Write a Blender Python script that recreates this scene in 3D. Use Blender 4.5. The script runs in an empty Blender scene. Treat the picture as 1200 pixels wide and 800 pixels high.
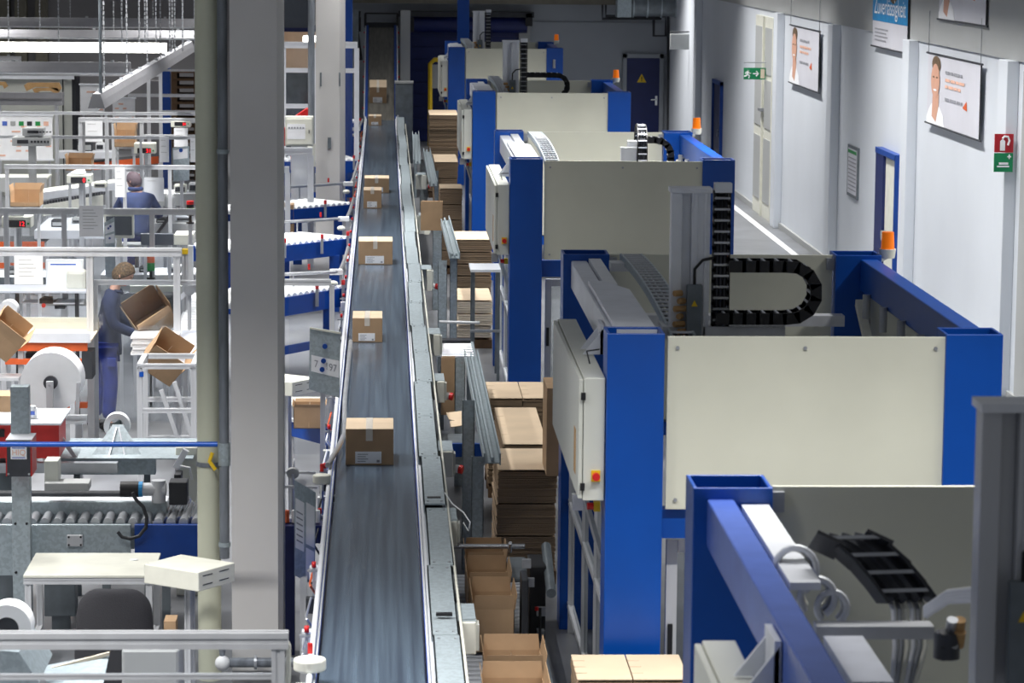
import bpy, math, random
from mathutils import Vector, Matrix, Euler
SC = bpy.context.scene
COL = SC.collection
random.seed(7)
PI = math.pi
# ------------------------------------------------------------------ camera
F, H = 3500.0, 5.3
Yv = Vector((450 - 600, -80 - 400, F)).normalized()
_dx = 380 - 600
Dv = Vector((_dx, (-(_dx * -150) - F * F) / -480.0, F)).normalized()
Xv = Dv.cross(Yv) * -1
if Xv.x < 0: Xv = -Xv
Zv = -Dv
cam = bpy.data.cameras.new('camera'); co = bpy.data.objects.new('camera', cam); COL.objects.link(co)
right = Vector((Xv.x, Yv.x, Zv.x)); down = Vector((Xv.y, Yv.y, Zv.y)); fwd = Vector((Xv.z, Yv.z, Zv.z))
M3 = Matrix((right, -down, -fwd)).transposed()
co.matrix_world = Matrix.Translation((0, 0, H)) @ M3.to_4x4()
cam.sensor_width = 36; cam.lens = F * 36 / 1200.0
cam.clip_start = 0.5; cam.clip_end = 300
cam.dof.use_dof = True; cam.dof.focus_distance = 29; cam.dof.aperture_fstop = 6.3
SC.camera = co
# ------------------------------------------------------------------ world and exposure
w = bpy.data.worlds.new('hall_air'); SC.world = w; w.use_nodes = True
bg = w.node_tree.nodes['Background']; bg.inputs[0].default_value = (0.90, 0.94, 1.0, 1); bg.inputs[1].default_value = 0.16
SC.view_settings.view_transform = 'Standard'; SC.view_settings.look = 'None'
SC.view_settings.gamma = 1; SC.view_settings.use_curve_mapping = False; SC.view_settings.exposure = 0.0
SC.cycles.transparent_max_bounces = 24; SC.cycles.max_bounces = 5; SC.cycles.use_denoising = True
SC.cycles.caustics_reflective = False; SC.cycles.caustics_refractive = False

def area(x, y, z, sx, sy, power, color=(1, .98, .95), rx=0, ry=0, spread=1.9):
    l = bpy.data.lights.new('lamp_light', 'AREA'); l.shape = 'RECTANGLE'; l.size = sx; l.size_y = sy
    l.energy = power; l.color = color; l.spread = spread
    o = bpy.data.objects.new('lamp_light', l); o.location = (x, y, z); o.rotation_euler = (rx, ry, 0); COL.objects.link(o)
    return o
LW = (1.0, .985, .96)
# machine side: cross rows above the gaps; wall row; left hall rows (unseen; some read off the light, others added to brighten; housings below)
LAMPS = [  # x, y, z, length x, length y, power
 (2.8, 13.0, 5.6, 2.0, .22, 70), (2.6, 15.2, 5.6, 3.4, .22, 190), (2.6, 33.9, 5.6, 3.4, .22, 210), (2.6, 42.6, 5.6, 3.4, .22, 190), (2.6, 59.5, 5.6, 3.4, .22, 150),  # first row added to brighten the nearest machine's beam
 (5.7, 22, 5.6, .22, 12, 430), (5.7, 38, 5.6, .22, 12, 450), (5.7, 54, 5.6, .22, 12, 430), (5.0, 71, 5.6, 3, .22, 260),  # last row added to brighten the back wall
 (-3.4, 16.8, 5.6, 5.0, .22, 440), (-.6, 28, 5.6, .22, 8, 150), (-.6, 40, 5.6, .22, 8, 170), (-.6, 52, 5.6, .22, 8, 150), (-.6, 66, 5.6, .22, 5, 80),  # first row added for a brighter column foot and roller line
 (-3.0, 11.2, 5.6, 5.2, .22, 240), (-3.6, 27, 5.6, .22, 8, 430), (-6.0, 24, 5.6, .22, 10, 420), (-8.0, 34, 5.6, .22, 10, 460),  # first row added to brighten the front railing
 (-3.6, 39, 5.6, .22, 8, 520), (-3.6, 51, 5.6, .22, 10, 460), (-7.4, 48, 5.6, .22, 12, 500), (-7.4, 62, 5.6, .22, 8, 300), (-6, 69, 5.6, 6, .22, 160),  # last row added to lift the dark back left
]
for L in LAMPS: area(L[0], L[1], L[2] - .08, L[3], L[4], L[5], LW)
# ------------------------------------------------------------------ helpers
def at(px, py, Z=None, Y=None, X=None):
    d = Vector((px - 600, py - 400, F))
    wx, wy, wz = Xv.dot(d), Yv.dot(d), Zv.dot(d)
    t = (Z - H) / wz if Z is not None else (Y / wy if Y is not None else X / wx)
    return Vector((wx * t, wy * t, H + wz * t))
def YZ(py, Z, px=300): return at(px, py, Z=Z).y
def lin(c):
    c = c / 255.0
    return c / 12.92 if c <= .04045 else ((c + .055) / 1.055) ** 2.4
def col(r, g, b): return (lin(r), lin(g), lin(b), 1)
MT = {}
def mat(name, c, rough=.5, metal=0, var=.06, scale=6, bump=0, stretch=(1, 1, 1), emit=0, c2=None, spec=None, kind='noise'):
    m = bpy.data.materials.new(name); m.use_nodes = True; nt = m.node_tree; N = nt.nodes; L = nt.links
    b = N['Principled BSDF']; b.inputs['Roughness'].default_value = rough; b.inputs['Metallic'].default_value = metal
    if spec is not None: b.inputs['Specular IOR Level'].default_value = spec
    base = col(*c)
    tc = N.new('ShaderNodeTexCoord'); mp = N.new('ShaderNodeMapping'); mp.inputs['Scale'].default_value = stretch
    L.new(tc.outputs['Object'], mp.inputs['Vector'])
    if kind == 'voronoi':
        n = N.new('ShaderNodeTexVoronoi'); n.inputs['Scale'].default_value = scale; out = n.outputs['Color']
        s = N.new('ShaderNodeSeparateColor'); L.new(out, s.inputs[0]); out = s.outputs[0]
    else:
        n = N.new('ShaderNodeTexNoise'); n.inputs['Scale'].default_value = scale; n.inputs['Detail'].default_value = 4; out = n.outputs['Fac']
    L.new(mp.outputs[0], n.inputs['Vector'])
    r = N.new('ShaderNodeValToRGB')
    lo = [max(0, v * (1 - var * 2)) for v in base[:3]]; hi = [min(1, v * (1 + var * 2)) for v in base[:3]]
    if c2: hi = col(*c2)[:3]; lo = base[:3]
    r.color_ramp.elements[0].color = (*lo, 1); r.color_ramp.elements[1].color = (*hi, 1)
    r.color_ramp.elements[0].position = .3; r.color_ramp.elements[1].position = .7
    L.new(out, r.inputs[0]); L.new(r.outputs[0], b.inputs['Base Color'])
    if bump:
        bp = N.new('ShaderNodeBump'); bp.inputs['Strength'].default_value = bump; bp.inputs['Distance'].default_value = .01
        L.new(out, bp.inputs['Height']); L.new(bp.outputs[0], b.inputs['Normal'])
    if emit:
        b.inputs['Emission Color'].default_value = base; b.inputs['Emission Strength'].default_value = emit
    MT[name] = m; return m
mat('blue', (0, 72, 162), .35, var=.04, scale=2)
mat('blue_frame', (0, 62, 146), .4, var=.05)
mat('beam_blue', (84, 112, 196), .25, var=.04)
mat('cream', (214, 214, 198), .38, var=.03, scale=1.2)
mat('cab', (204, 206, 198), .4, var=.02, scale=2)
mat('plate', (222, 226, 236), .35, metal=.1, var=.03)
mat('alu', (200, 202, 206), .35, metal=.15, var=.04, stretch=(1, 1, .2))
mat('alu_white', (226, 229, 235), .4, metal=.1, var=.02)
mat('steel', (172, 175, 180), .3, metal=.5, var=.08)
mat('chrome', (200, 202, 206), .2, metal=.9, var=.03)
mat('galv', (166, 178, 184), .38, metal=.25, var=.045, scale=45, kind='voronoi')
mat('galv_dark', (112, 120, 126), .42, metal=.3, var=.10, scale=6)
mat('black', (22, 22, 25), .5, var=.1)
mat('chain', (30, 30, 34), .45, var=.1)
mat('dark', (45, 47, 52), .6, var=.12)
mat('darkmetal', (70, 72, 78), .4, metal=.5, var=.1)
mat('white', (236, 238, 240), .5, var=.02)
mat('offwhite', (222, 222, 210), .5, var=.03)
mat('paper', (242, 243, 246), .7, var=.02)
mat('red', (205, 30, 30), .4, var=.05)
mat('redplate', (196, 38, 34), .45, var=.08)
mat('orange', (222, 100, 50), .5, var=.06)
mat('yellow', (236, 196, 30), .5, var=.05)
mat('green', (30, 140, 70), .5, var=.05)
mat('signgreen', (0, 130, 80), .5, var=.02)
mat('signred', (170, 20, 35), .5, var=.02)
mat('beacon', (245, 120, 10), .3, var=.04, emit=.25)
mat('card', (172, 142, 110), .8, var=.05, scale=5, bump=.1)
mat('card_pale', (210, 188, 160), .8, var=.03, scale=3)
mat('card_in', (150, 118, 86), .85, var=.05)
mat('card_edge', (142, 121, 98), .9, var=.07, scale=18, stretch=(.15, .15, 12), bump=.12)
mat('card_white', (228, 214, 192), .8, var=.08, scale=30, stretch=(.3, .3, 8))
mat('tape', (216, 208, 196), .3, var=.05)
mat('wood', (186, 148, 100), .8, var=.12, stretch=(1, 6, 1))
mat('pallet', (100, 76, 54), .85, var=.15)
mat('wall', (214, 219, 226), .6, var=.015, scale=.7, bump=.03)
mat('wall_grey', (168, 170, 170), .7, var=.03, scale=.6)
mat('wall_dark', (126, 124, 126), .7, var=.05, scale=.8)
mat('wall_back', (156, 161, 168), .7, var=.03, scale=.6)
mat('beam_brown', (108, 104, 92), .7, var=.06)
mat('floor', (118, 120, 124), .35, var=.10, scale=1.4, bump=.05)
mat('floorline', (226, 228, 230), .6, var=.03)
mat('column', (204, 202, 200), .65, var=.03, scale=1.0)
mat('column_side', (226, 226, 228), .6, var=.02)
mat('pipe_cream', (200, 202, 182), .45, var=.03, scale=2)
mat('pipe_grey', (128, 134, 142), .4, metal=.35, var=.14, scale=5, stretch=(3, 3, .6))
mat('navy', (14, 30, 90), .45, var=.06)
mat('skin', (214, 164, 140), .55, var=.03)
mat('hair', (104, 84, 62), .7, var=.35, scale=60, bump=.6)
mat('hair2', (92, 76, 84), .7, var=.25, scale=60, bump=.6)
mat('jacket', (30, 42, 78), .8, var=.12, scale=9, bump=.4)
mat('jacket2', (42, 58, 102), .8, var=.12, scale=9, bump=.4)
mat('trousers', (24, 48, 140), .8, var=.12, scale=8, bump=.4)
mat('fabric_black', (34, 34, 39), .9, var=.06, scale=120, bump=.3)
mat('mouse', (168, 168, 166), .5, var=.03)
mat('screen_dark', (84, 90, 100), .25, var=.03)
mat('red_glow', (255, 30, 40), .4, emit=3.0)
mat('green_glow', (200, 255, 60), .4, emit=1.2)
mat('screen_lit', (236, 240, 248), .4, emit=.7)
mat('lamp_on', (255, 252, 244), .5, emit=5)
mat('lampshade', (150, 150, 154), .4, metal=.3, var=.03)
mat('lit_room', (226, 200, 176), .8, var=.03)
mat('text_grey', (152, 153, 160), .6); mat('text_orange', (234, 186, 164), .6); mat('sky_blue', (40, 140, 200), .5, var=.06)
mat('postergrey', (212, 212, 220), .55, var=.03, scale=1)
mat('text_black', (25, 25, 30), .6)
def belt_mat():
    m = mat('belt', (52, 63, 78), .3, var=.12, scale=9, stretch=(2.5, .04, 1), c2=(82, 97, 112)); return m
belt_mat()
MT['belt'].node_tree.nodes['Principled BSDF'].inputs['Roughness'].default_value = .22
mat('belt_ridged', (100, 98, 92), .6, var=.12, scale=7, stretch=(2.5, .1, 1))
def glass_mat(name, tint, fac):
    m = bpy.data.materials.new(name); m.use_nodes = True; nt = m.node_tree; N = nt.nodes; L = nt.links
    for n in list(N): N.remove(n)
    o = N.new('ShaderNodeOutputMaterial'); mx = N.new('ShaderNodeMixShader'); t = N.new('ShaderNodeBsdfTransparent'); g = N.new('ShaderNodeBsdfGlossy')
    g.inputs['Roughness'].default_value = .08; t.inputs[0].default_value = tint; mx.inputs[0].default_value = fac
    no = N.new('ShaderNodeTexNoise'); no.inputs['Scale'].default_value = 1.3
    ml = N.new('ShaderNodeMath'); ml.operation = 'MULTIPLY'; ml.inputs[1].default_value = fac * 2; L.new(no.outputs['Fac'], ml.inputs[0]); L.new(ml.outputs[0], mx.inputs[0])
    L.new(t.outputs[0], mx.inputs[1]); L.new(g.outputs[0], mx.inputs[2]); L.new(mx.outputs[0], o.inputs[0]); MT[name] = m
glass_mat('acrylic', (.95, .96, .97, 1), .035)
glass_mat('film', (.80, .82, .83, 1), .05)

class MB:
    def __init__(s): s.v = []; s.f = []
    def add(s, v, f):
        n = len(s.v); s.v += [Vector(p) for p in v]; s.f += [tuple(i + n for i in q) for q in f]; return s
    def box(s, x0, x1, y0, y1, z0, z1):
        v = [(x, y, z) for x in (x0, x1) for y in (y0, y1) for z in (z0, z1)]
        return s.add(v, [(0, 1, 3, 2), (4, 6, 7, 5), (0, 4, 5, 1), (2, 3, 7, 6), (0, 2, 6, 4), (1, 5, 7, 3)])
    def bar(s, p, q, w, h, up=(0, 0, 1)):          # box beam p->q, width w, height h
        p = Vector(p); q = Vector(q); d = (q - p).normalized(); up = Vector(up)
        if abs(d.dot(up)) > .98: up = Vector((1, 0, 0))
        sd = d.cross(up).normalized(); u = sd.cross(d)
        v = [b + sd * (a * w / 2) + u * (c * h / 2) for b in (p, q) for a in (-1, 1) for c in (-1, 1)]
        return s.add(v, [(0, 1, 3, 2), (4, 6, 7, 5), (0, 4, 5, 1), (2, 3, 7, 6), (0, 2, 6, 4), (1, 5, 7, 3)])
    def cyl(s, p, q, r, n=12, r2=None, cap=True):
        p = Vector(p); q = Vector(q); d = (q - p).normalized(); r2 = r if r2 is None else r2
        a = d.orthogonal().normalized(); b = d.cross(a)
        v = []
        for k in range(n):
            t = 2 * PI * k / n; o = a * math.cos(t) + b * math.sin(t); v += [p + o * r, q + o * r2]
        f = [(2 * k, 2 * ((k + 1) % n), 2 * ((k + 1) % n) + 1, 2 * k + 1) for k in range(n)]
        if cap: f += [tuple(2 * k for k in range(n))[::-1], tuple(2 * k + 1 for k in range(n))]
        return s.add(v, f)
    def tube(s, pts, r, n=8):
        pts = [Vector(p) for p in pts]; v = []; ref = None
        for i, p in enumerate(pts):
            d = (pts[min(i + 1, len(pts) - 1)] - pts[max(i - 1, 0)]).normalized()
            if ref is None: ref = d.orthogonal().normalized()
            ref = (ref - d * ref.dot(d)).normalized(); b = d.cross(ref)
            rr = r[i] if isinstance(r, (list, tuple)) else r
            v += [p + (ref * math.cos(2 * PI * k / n) + b * math.sin(2 * PI * k / n)) * rr for k in range(n)]
        f = []
        for i in range(len(pts) - 1):
            for k in range(n):
                f.append((i * n + k, i * n + (k + 1) % n, (i + 1) * n + (k + 1) % n, (i + 1) * n + k))
        f += [tuple(range(n))[::-1], tuple(range((len(pts) - 1) * n, len(pts) * n))]
        return s.add(v, f)
    def prism(s, pts, vec):                         # polygon pts extruded by vec
        pts = [Vector(p) for p in pts]; vec = Vector(vec); n = len(pts)
        return s.add(pts + [p + vec for p in pts], [tuple(range(n))[::-1], tuple(range(n, 2 * n))] + [(k, (k + 1) % n, n + (k + 1) % n, n + k) for k in range(n)])
    def sphere(s, c, r, sc=(1, 1, 1), n=12, m=8):
        c = Vector(c); v = [c + Vector((0, 0, -r * sc[2]))]
        for i in range(1, m):
            t = -PI / 2 + PI * i / m
            v += [c + Vector((math.cos(t) * math.cos(2 * PI * k / n) * r * sc[0], math.cos(t) * math.sin(2 * PI * k / n) * r * sc[1], math.sin(t) * r * sc[2])) for k in range(n)]
        v.append(c + Vector((0, 0, r * sc[2]))); f = []
        for k in range(n): f.append((0, 1 + (k + 1) % n, 1 + k))
        for i in range(m - 2):
            for k in range(n): f.append((1 + i * n + k, 1 + i * n + (k + 1) % n, 1 + (i + 1) * n + (k + 1) % n, 1 + (i + 1) * n + k))
        t = len(v) - 1
        for k in range(n): f.append((t, 1 + (m - 2) * n + k, 1 + (m - 2) * n + (k + 1) % n))
        return s.add(v, f)
    def ring(s, c, r0, r1, h, axis='y', n=32):      # annular disc
        c = Vector(c); v = []
        def P(r, t, k): 
            a, b = r * math.cos(t), r * math.sin(t)
            return c + (Vector((a, k, b)) if axis == 'y' else Vector((a, b, k)) if axis == 'z' else Vector((k, a, b)))
        for i in range(n):
            t = 2 * PI * i / n; v += [P(r0, t, 0), P(r1, t, 0), P(r1, t, h), P(r0, t, h)]
        f = []
        for i in range(n):
            j = (i + 1) % n
            for a, b in ((0, 1), (1, 2), (2, 3), (3, 0)): f.append((4 * i + a, 4 * i + b, 4 * j + b, 4 * j + a))
        return s.add(v, f)
def wloc(o):
    v = Vector((0, 0, 0))
    while o: v += o.location; o = o.parent
    return v
def part(mb, name, m, parent=None, bev=0, smooth=False, label=None):
    off = wloc(parent) if parent else Vector((0, 0, 0))
    me = bpy.data.meshes.new(name); me.from_pydata([p - off for p in mb.v], [], mb.f)
    ms = m if isinstance(m, (list, tuple)) else [m]
    for k in ms: me.materials.append(MT[k])
    import bmesh
    b = bmesh.new(); b.from_mesh(me); bmesh.ops.recalc_face_normals(b, faces=b.faces)
    if smooth:
        for f in b.faces: f.smooth = len(f.verts) <= 4
        for e in b.edges:
            if len(e.link_faces) == 2 and e.calc_face_angle(0) > .7: e.smooth = False
    b.to_mesh(me); b.free()
    o = bpy.data.objects.new(name, me); COL.objects.link(o)
    if parent: o.parent = parent
    if bev:
        d = o.modifiers.new('bevel', 'BEVEL'); d.width = bev; d.segments = 2; d.limit_method = 'ANGLE'
    if label: o['label'] = label
    return o
def thing(name, label, cat, loc=(0, 0, 0), group=None):
    o = bpy.data.objects.new(name, None); COL.objects.link(o); o.location = loc; o.empty_display_size = .1
    return tag(o, label, cat, group)
def tag(o, label, cat, group=None):
    o['label'] = label; o['category'] = cat
    if group: o['group'] = group
    return o
def struct(mb, name, m, parent=None, bev=0, smooth=False):
    o = part(mb, name, m, parent, bev, smooth)
    if not parent: o['kind'] = 'structure'
    return o
def dup(root, loc, label=None, group=None, rz=None):
    def cp(o, par):
        c = o.copy(); COL.objects.link(c)
        if par: c.parent = par
        for ch in o.children: cp(ch, c)
        return c
    r = cp(root, None); r.location = loc
    if rz is not None: r.rotation_euler = (0, 0, rz)
    if label: r['label'] = label
    if group: r['group'] = group
    return r
def text(s, name, m, parent, origin, ux, uy, size, depth=.002, width=None):
    """flat lettering: origin lower left, ux right, uy up (unit vectors)"""
    c = bpy.data.curves.new(name, 'FONT'); c.body = s; c.size = size; c.extrude = 0
    t = bpy.data.objects.new('tmp', c); COL.objects.link(t)
    bpy.context.view_layer.update()
    me = t.to_mesh(); vs = [v.co.copy() for v in me.vertices]; fs = [tuple(p.vertices) for p in me.polygons]
    t.to_mesh_clear(); COL.objects.unlink(t); bpy.data.objects.remove(t)
    if not vs: return None
    mx = max(v.x for v in vs); k = (width / mx) if width else 1
    ux = Vector(ux); uy = Vector(uy); o = Vector(origin); b = MB()
    b.add([o + ux * (v.x * k) + uy * v.y for v in vs], fs)
    return part(b, name, m, parent)
def FR(a, b, c, d, Y):                             # rectangle seen frontally at distance Y -> x0,x1,z0,z1
    p = at(a, d, Y=Y); q = at(c, b, Y=Y); return p.x, q.x, p.z, q.z
def fbox(a, b, c, d, Y, dep, mb=None):
    x0, x1, z0, z1 = FR(a, b, c, d, Y); return (mb or MB()).box(x0, x1, Y, Y + dep, z0, z1)
def arc(c, r, a0, a1, n, fn): return [fn(c[0] + r * math.cos(a0 + (a1 - a0) * i / n), c[1] + r * math.sin(a0 + (a1 - a0) * i / n)) for i in range(n + 1)]
def profile(p, q, w, h=None, up=(0, 0, 1)):        # slotted aluminium profile: core and four corner ribs
    h = h or w; m = MB(); p = Vector(p); q = Vector(q); d = (q - p).normalized(); up = Vector(up)
    if abs(d.dot(up)) > .98: up = Vector((0, 1, 0))
    sd = d.cross(up).normalized(); u = sd.cross(d)
    m.bar(p, q, w * .8, h * .8, u)
    for a in (-1, 1):
        for b in (-1, 1):
            o = sd * (a * w * .33) + u * (b * h * .33); m.bar(p + o, q + o, w * .34, h * .34, u)
    return m
# ------------------------------------------------------------------ setting
WX, WB = 7.25, 76.5
fl = struct(MB().box(-13, WX + .2, 6, WB, -.2, 0), 'floor', 'floor')
part(MB().box(WX - .42, WX - .30, 30, WB - 1, 0, .004), 'floor_line', 'floorline', fl)
BZ = 3.9
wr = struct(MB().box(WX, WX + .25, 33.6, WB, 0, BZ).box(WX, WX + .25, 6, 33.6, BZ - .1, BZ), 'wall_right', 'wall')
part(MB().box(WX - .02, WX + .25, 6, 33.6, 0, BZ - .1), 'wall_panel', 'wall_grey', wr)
band = part(MB().box(WX - .03, WX + .25, 6, WB, BZ, 6.5), 'concrete_beam', 'wall_grey', wr)
for px in (818, 913, 978, 1068, 1184):
    y = at(px, 250, X=WX).y
    part(MB().box(WX - .14, WX, y - .25, y + .25, 0, BZ + (.3 if px == 818 else 0)), 'pilaster', 'wall', wr, bev=.01)
part(MB().box(WX - .04, WX, 6, WB, 0, .1), 'skirting', 'wall_grey', wr)
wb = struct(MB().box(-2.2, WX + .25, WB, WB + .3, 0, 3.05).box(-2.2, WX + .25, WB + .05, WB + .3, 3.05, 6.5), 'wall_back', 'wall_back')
wbl = struct(MB().box(-13, -2.2, WB - 4, WB + .3, 0, 6.5), 'wall_back', 'wall_dark')  # shade of the back left put into the wall as a darker grey
for px in (8, 28, 52): 
    x = at(px, 40, Y=WB - 4).x; part(MB().box(x - .18, x + .1, WB - 4.3, WB - 4, 0, 6.5), 'pilaster', 'beam_brown', wbl)
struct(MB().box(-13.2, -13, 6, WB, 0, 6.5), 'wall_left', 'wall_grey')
st = struct(MB().box(-2, 6, WB - .9, WB - .5, 3.52, 4.2), 'trim_1', 'beam_brown')
# housings of the unseen lamp rows, added ones included
lh = None
_n = {}
for i, L in enumerate(LAMPS):
    side = 'over the machines' if L[0] > 1 else ('over the belt' if L[0] > -2 else 'over the packing area')
    _n[side] = _n.get(side, 0) + 1; o_ = 'first second third fourth fifth sixth seventh eighth ninth tenth eleventh twelfth'.split()[_n[side] - 1]
    t = thing('unseen_lamp', '%s long grey unseen ceiling lamp trough high %s, above the frame' % (o_, side), 'lamp', (L[0], L[1], L[2]), 'ceiling lamps ' + side)
    wx, wy = L[3] / 2 + .05, L[4] / 2 + .05
    part(MB().box(L[0] - wx, L[0] + wx, L[1] - wy, L[1] + wy, L[2], L[2] + .12), 'housing', 'lampshade', t)
# hall column and pipes near
def column(px0, px1, yb, name_label, dep, cham, zb=0):
    Y = yb; x0 = at(px0, 300, Y=Y).x; x1 = at(px1, 300, Y=Y).x
    m = MB(); pts = [(x0, Y, zb), (x1 - cham, Y, zb), (x1, Y + cham * 1.5, zb), (x1, Y + dep, zb), (x0, Y + dep, zb)]
    m.prism(pts, (0, 0, 6.5 - zb)); o = part(m, 'column', 'column'); tag(o, name_label, 'column'); return o
column(270, 331, 20.6, 'thick grey concrete column beside the cream pipe', .45, .035)
c2 = column(370, 404, 52.5, 'pale column standing among the roller conveyors with a small grey plate', .6, .09)
x0, x1, z0, z1 = FR(384, 161, 388, 174, 52.5); part(MB().box(x0, x1, 52.47, 52.5, z0, z1), 'plate', 'galv_dark', c2)
for a in (375, 397): x0, x1, z0, z1 = FR(a, 85, a + 2, 101, 52.5); part(MB().box(x0, x1, 52.48, 52.5, z0, z1), 'plate', 'galv_dark', c2)
p = at(244, 400, Y=20.9)
t = thing('vertical_pipe', 'thick cream coloured vertical pipe left of the concrete column', 'pipe', (p.x, 20.9, 0))
part(MB().cyl((p.x, 20.9, 0), (p.x, 20.9, 6.5), .083, 20), 'pipe', 'pipe_cream', t, smooth=True)
z = at(244, 545, Y=20.9).z; part(MB().ring((p.x, 20.9, z), .08, .092, .03, 'z'), 'clamp', 'pipe_grey', t)
q = at(249, 540, Y=20.78); part(MB().tube([q + Vector((0, 0, .06)), q + Vector((-.02, -.01, 0)), q + Vector((.02, -.01, -.06))], .014), 'hook', 'yellow', t)
p = at(262, 400, Y=20.8)
t = thing('conduit', 'thin grey steel conduit between the cream pipe and the column', 'pipe', (p.x, 20.8, 0))
part(MB().cyl((p.x, 20.8, .9), (p.x, 20.8, 6.5), .036, 14), 'pipe', 'pipe_grey', t, smooth=True)
for y in (180, 545, 640):
    z = at(262, y, Y=20.8).z; part(MB().cyl((p.x, 20.8, z), (p.x, 20.8, z + (.16 if y == 545 else .03)), .043, 14), 'coupling', 'galv', t, smooth=True)
z = at(262, 772, Y=20.6).z
t = thing('elbow_pipe', 'horizontal grey pipe with a white elbow behind the front railing', 'pipe', (p.x, 20.5, z))
part(MB().tube([(p.x, 20.5, z + .15), (p.x, 20.5, z), (p.x + .5, 20.5, z)], .035, 12), 'pipe', 'pipe_grey', t, smooth=True)
part(MB().sphere((p.x, 20.48, z), .055), 'elbow', 'white', t, smooth=True)
part(MB().ring((p.x + .22, 20.5, z), .033, .05, .02, 'x'), 'flange', 'steel', t)
# conduit beside the pale column
p = at(365, 300, Y=52.3)
t = thing('conduit', 'grey conduit running up the left side of the pale column', 'pipe', (p.x, 52.3, .9))
part(MB().cyl((p.x, 52.3, .9), (p.x, 52.3, 6.5), .06, 12), 'pipe', 'pipe_grey', t, smooth=True)
z = at(365, 195, Y=52.3).z; part(MB().cyl((p.x, 52.3, z), (p.x, 52.3, z + .4), .075, 12), 'coupling', 'yellow' if 0 else 'offwhite', t)
# blue hall columns far back
for (a, b, y, lab) in ((402, 413, 60, 'blue steel column behind the pale column'), (536, 550, 70, 'bright blue steel column behind the farthest machine')):
    x0, x1, _, _ = FR(a, 0, b, 30, y); o = part(MB().box(x0, x1, y, y + .3, 0, 6.5), 'steel_column', 'blue', bev=.01); tag(o, lab, 'column')
# back wall: blue roller shutter, door, duct, pipes
def onback(a, b, c, d, y): return FR(a, b, c, d, y)
x0, x1, z0, z1 = FR(478, 36, 612, 190, WB - .1)
t = struct(MB().box(x0, x1, WB - .12, WB - .02, 0, z1), 'door_1', 'navy')
k = 0
while k * .3 < z1: part(MB().box(x0 + .02, x1 - .02, WB - .15, WB - .12, k * .3 + .02, k * .3 + .29), 'shutter_slat', 'navy', t); k += 1
x0, x1, z0, z1 = FR(470, 18, 618, 38, WB - .5); part(MB().cyl((x0, WB - .35, (z0 + z1) / 2), (x1, WB - .35, (z0 + z1) / 2), (z1 - z0) / 2, 20), 'shutter_roll', 'navy', t, smooth=True)
for a, b in ((469, 480), (608, 621)):
    x0, x1, z0, z1 = FR(a, 28, b, 60, WB - .2); part(MB().box(x0, x1, WB - .25, WB - .05, 0, z1), 'guide_rail', 'wall_grey', t)
x0, x1, z0, z1 = FR(467, 14, 625, 19, WB - .3); part(MB().box(x0, x1, WB - .75, WB - .05, z0, z1), 'bracket_bar', 'dark', t)
x0, x1, z0, z1 = FR(615, 15, 623, 30, WB - .3); part(MB().box(x0, x1, WB - .75, WB - .05, z0, z1), 'motor', 'black', t)
x0, x1, z0, z1 = FR(504, 70, 516, 108, WB - 1.6)
tt = thing('guard_stand', 'yellow rounded frame guard standing before the blue roller shutter', 'guard', ((x0 + x1) / 2, WB - 1.5, 0))
part(MB().tube([(x0, WB - 1.6, 0), (x0, WB - 1.6, z1 - .1), (x0 + .1, WB - 1.6, z1), (x1 + .1, WB - 1.6, z1), (x1 + .2, WB - 1.6, z1 - .1), (x1 + .2, WB - 1.6, 0)], .06), 'tube', 'yellow', tt)
part(MB().box(x0 + .03, x1 + .17, WB - 1.62, WB - 1.58, z0 + .1, z1 - .12), 'panel', 'wall_grey', tt)
x0, x1, z0, z1 = FR(733, 68, 773, 172, WB - .05)
d = struct(MB().box(x0, x1, WB - .08, WB - .01, 0, z1), 'door_2', 'navy')
part(MB().box(x0 - .1, x0, WB - .12, WB - .01, 0, z1 + .1).box(x1, x1 + .1, WB - .12, WB - .01, 0, z1 + .1).box(x0 - .1, x1 + .1, WB - .12, WB - .01, z1, z1 + .1), 'door_frame', 'wall_back', d)
hx, hz = at(769, 117, Y=WB - .1).x, at(769, 117, Y=WB - .1).z
part(MB().box(hx - .03, hx + .03, WB - .1, WB - .08, hz - .14, hz + .1).box(hx - .14, hx, WB - .15, WB - .12, hz - .01, hz + .02).box(hx - .02, hx, WB - .15, WB - .08, hz - .01, hz + .02), 'handle', 'chrome', d)
c = at(752, 92, Y=WB - .1); part(MB().prism([(c.x - .12, WB - .085, c.z - .1), (c.x + .12, WB - .085, c.z - .1), (c.x, WB - .085, c.z + .12)], (0, -.006, 0)), 'warning_triangle', 'yellow', d)
part(MB().box(c.x - .012, c.x + .012, WB - .094, WB - .09, c.z - .03, c.z + .05).box(c.x - .012, c.x + .012, WB - .094, WB - .09, c.z - .07, c.z - .045), 'exclamation_mark', 'text_black', d)
# duct and pipes
c = at(760, 6, Y=74.5)
t = thing('air_duct', 'round galvanised air duct at the top of the back wall', 'duct', (c.x, 74.5, c.z))
part(MB().cyl((c.x - .5, 74.5, c.z), (c.x + .9, 74.5, c.z), .28, 24), 'duct', 'galv_dark', t, smooth=True)
for k in range(4): part(MB().ring((c.x - .4 + .35 * k, 74.5, c.z), .28, .31, .03, 'x', 24), 'flange', 'galv', t)
part(MB().box(c.x - .8, c.x - .45, 74.2, 74.8, c.z - .3, c.z + .35), 'box', 'galv', t)
t = thing('pipe_run', 'thin dark pipes bent in a loop under the air duct', 'pipe', at(740, 20, Y=75.8))
for pts in (((706, 0), (706, 22), (775, 22)), ((710, 0), (710, 19), (780, 19), (780, 42), (766, 42), (766, 22)), ((783, 0), (783, 170))):
    part(MB().tube([at(a, b, Y=75.8) for a, b in pts], .035, 8), 'pipe', 'dark', t)
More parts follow.
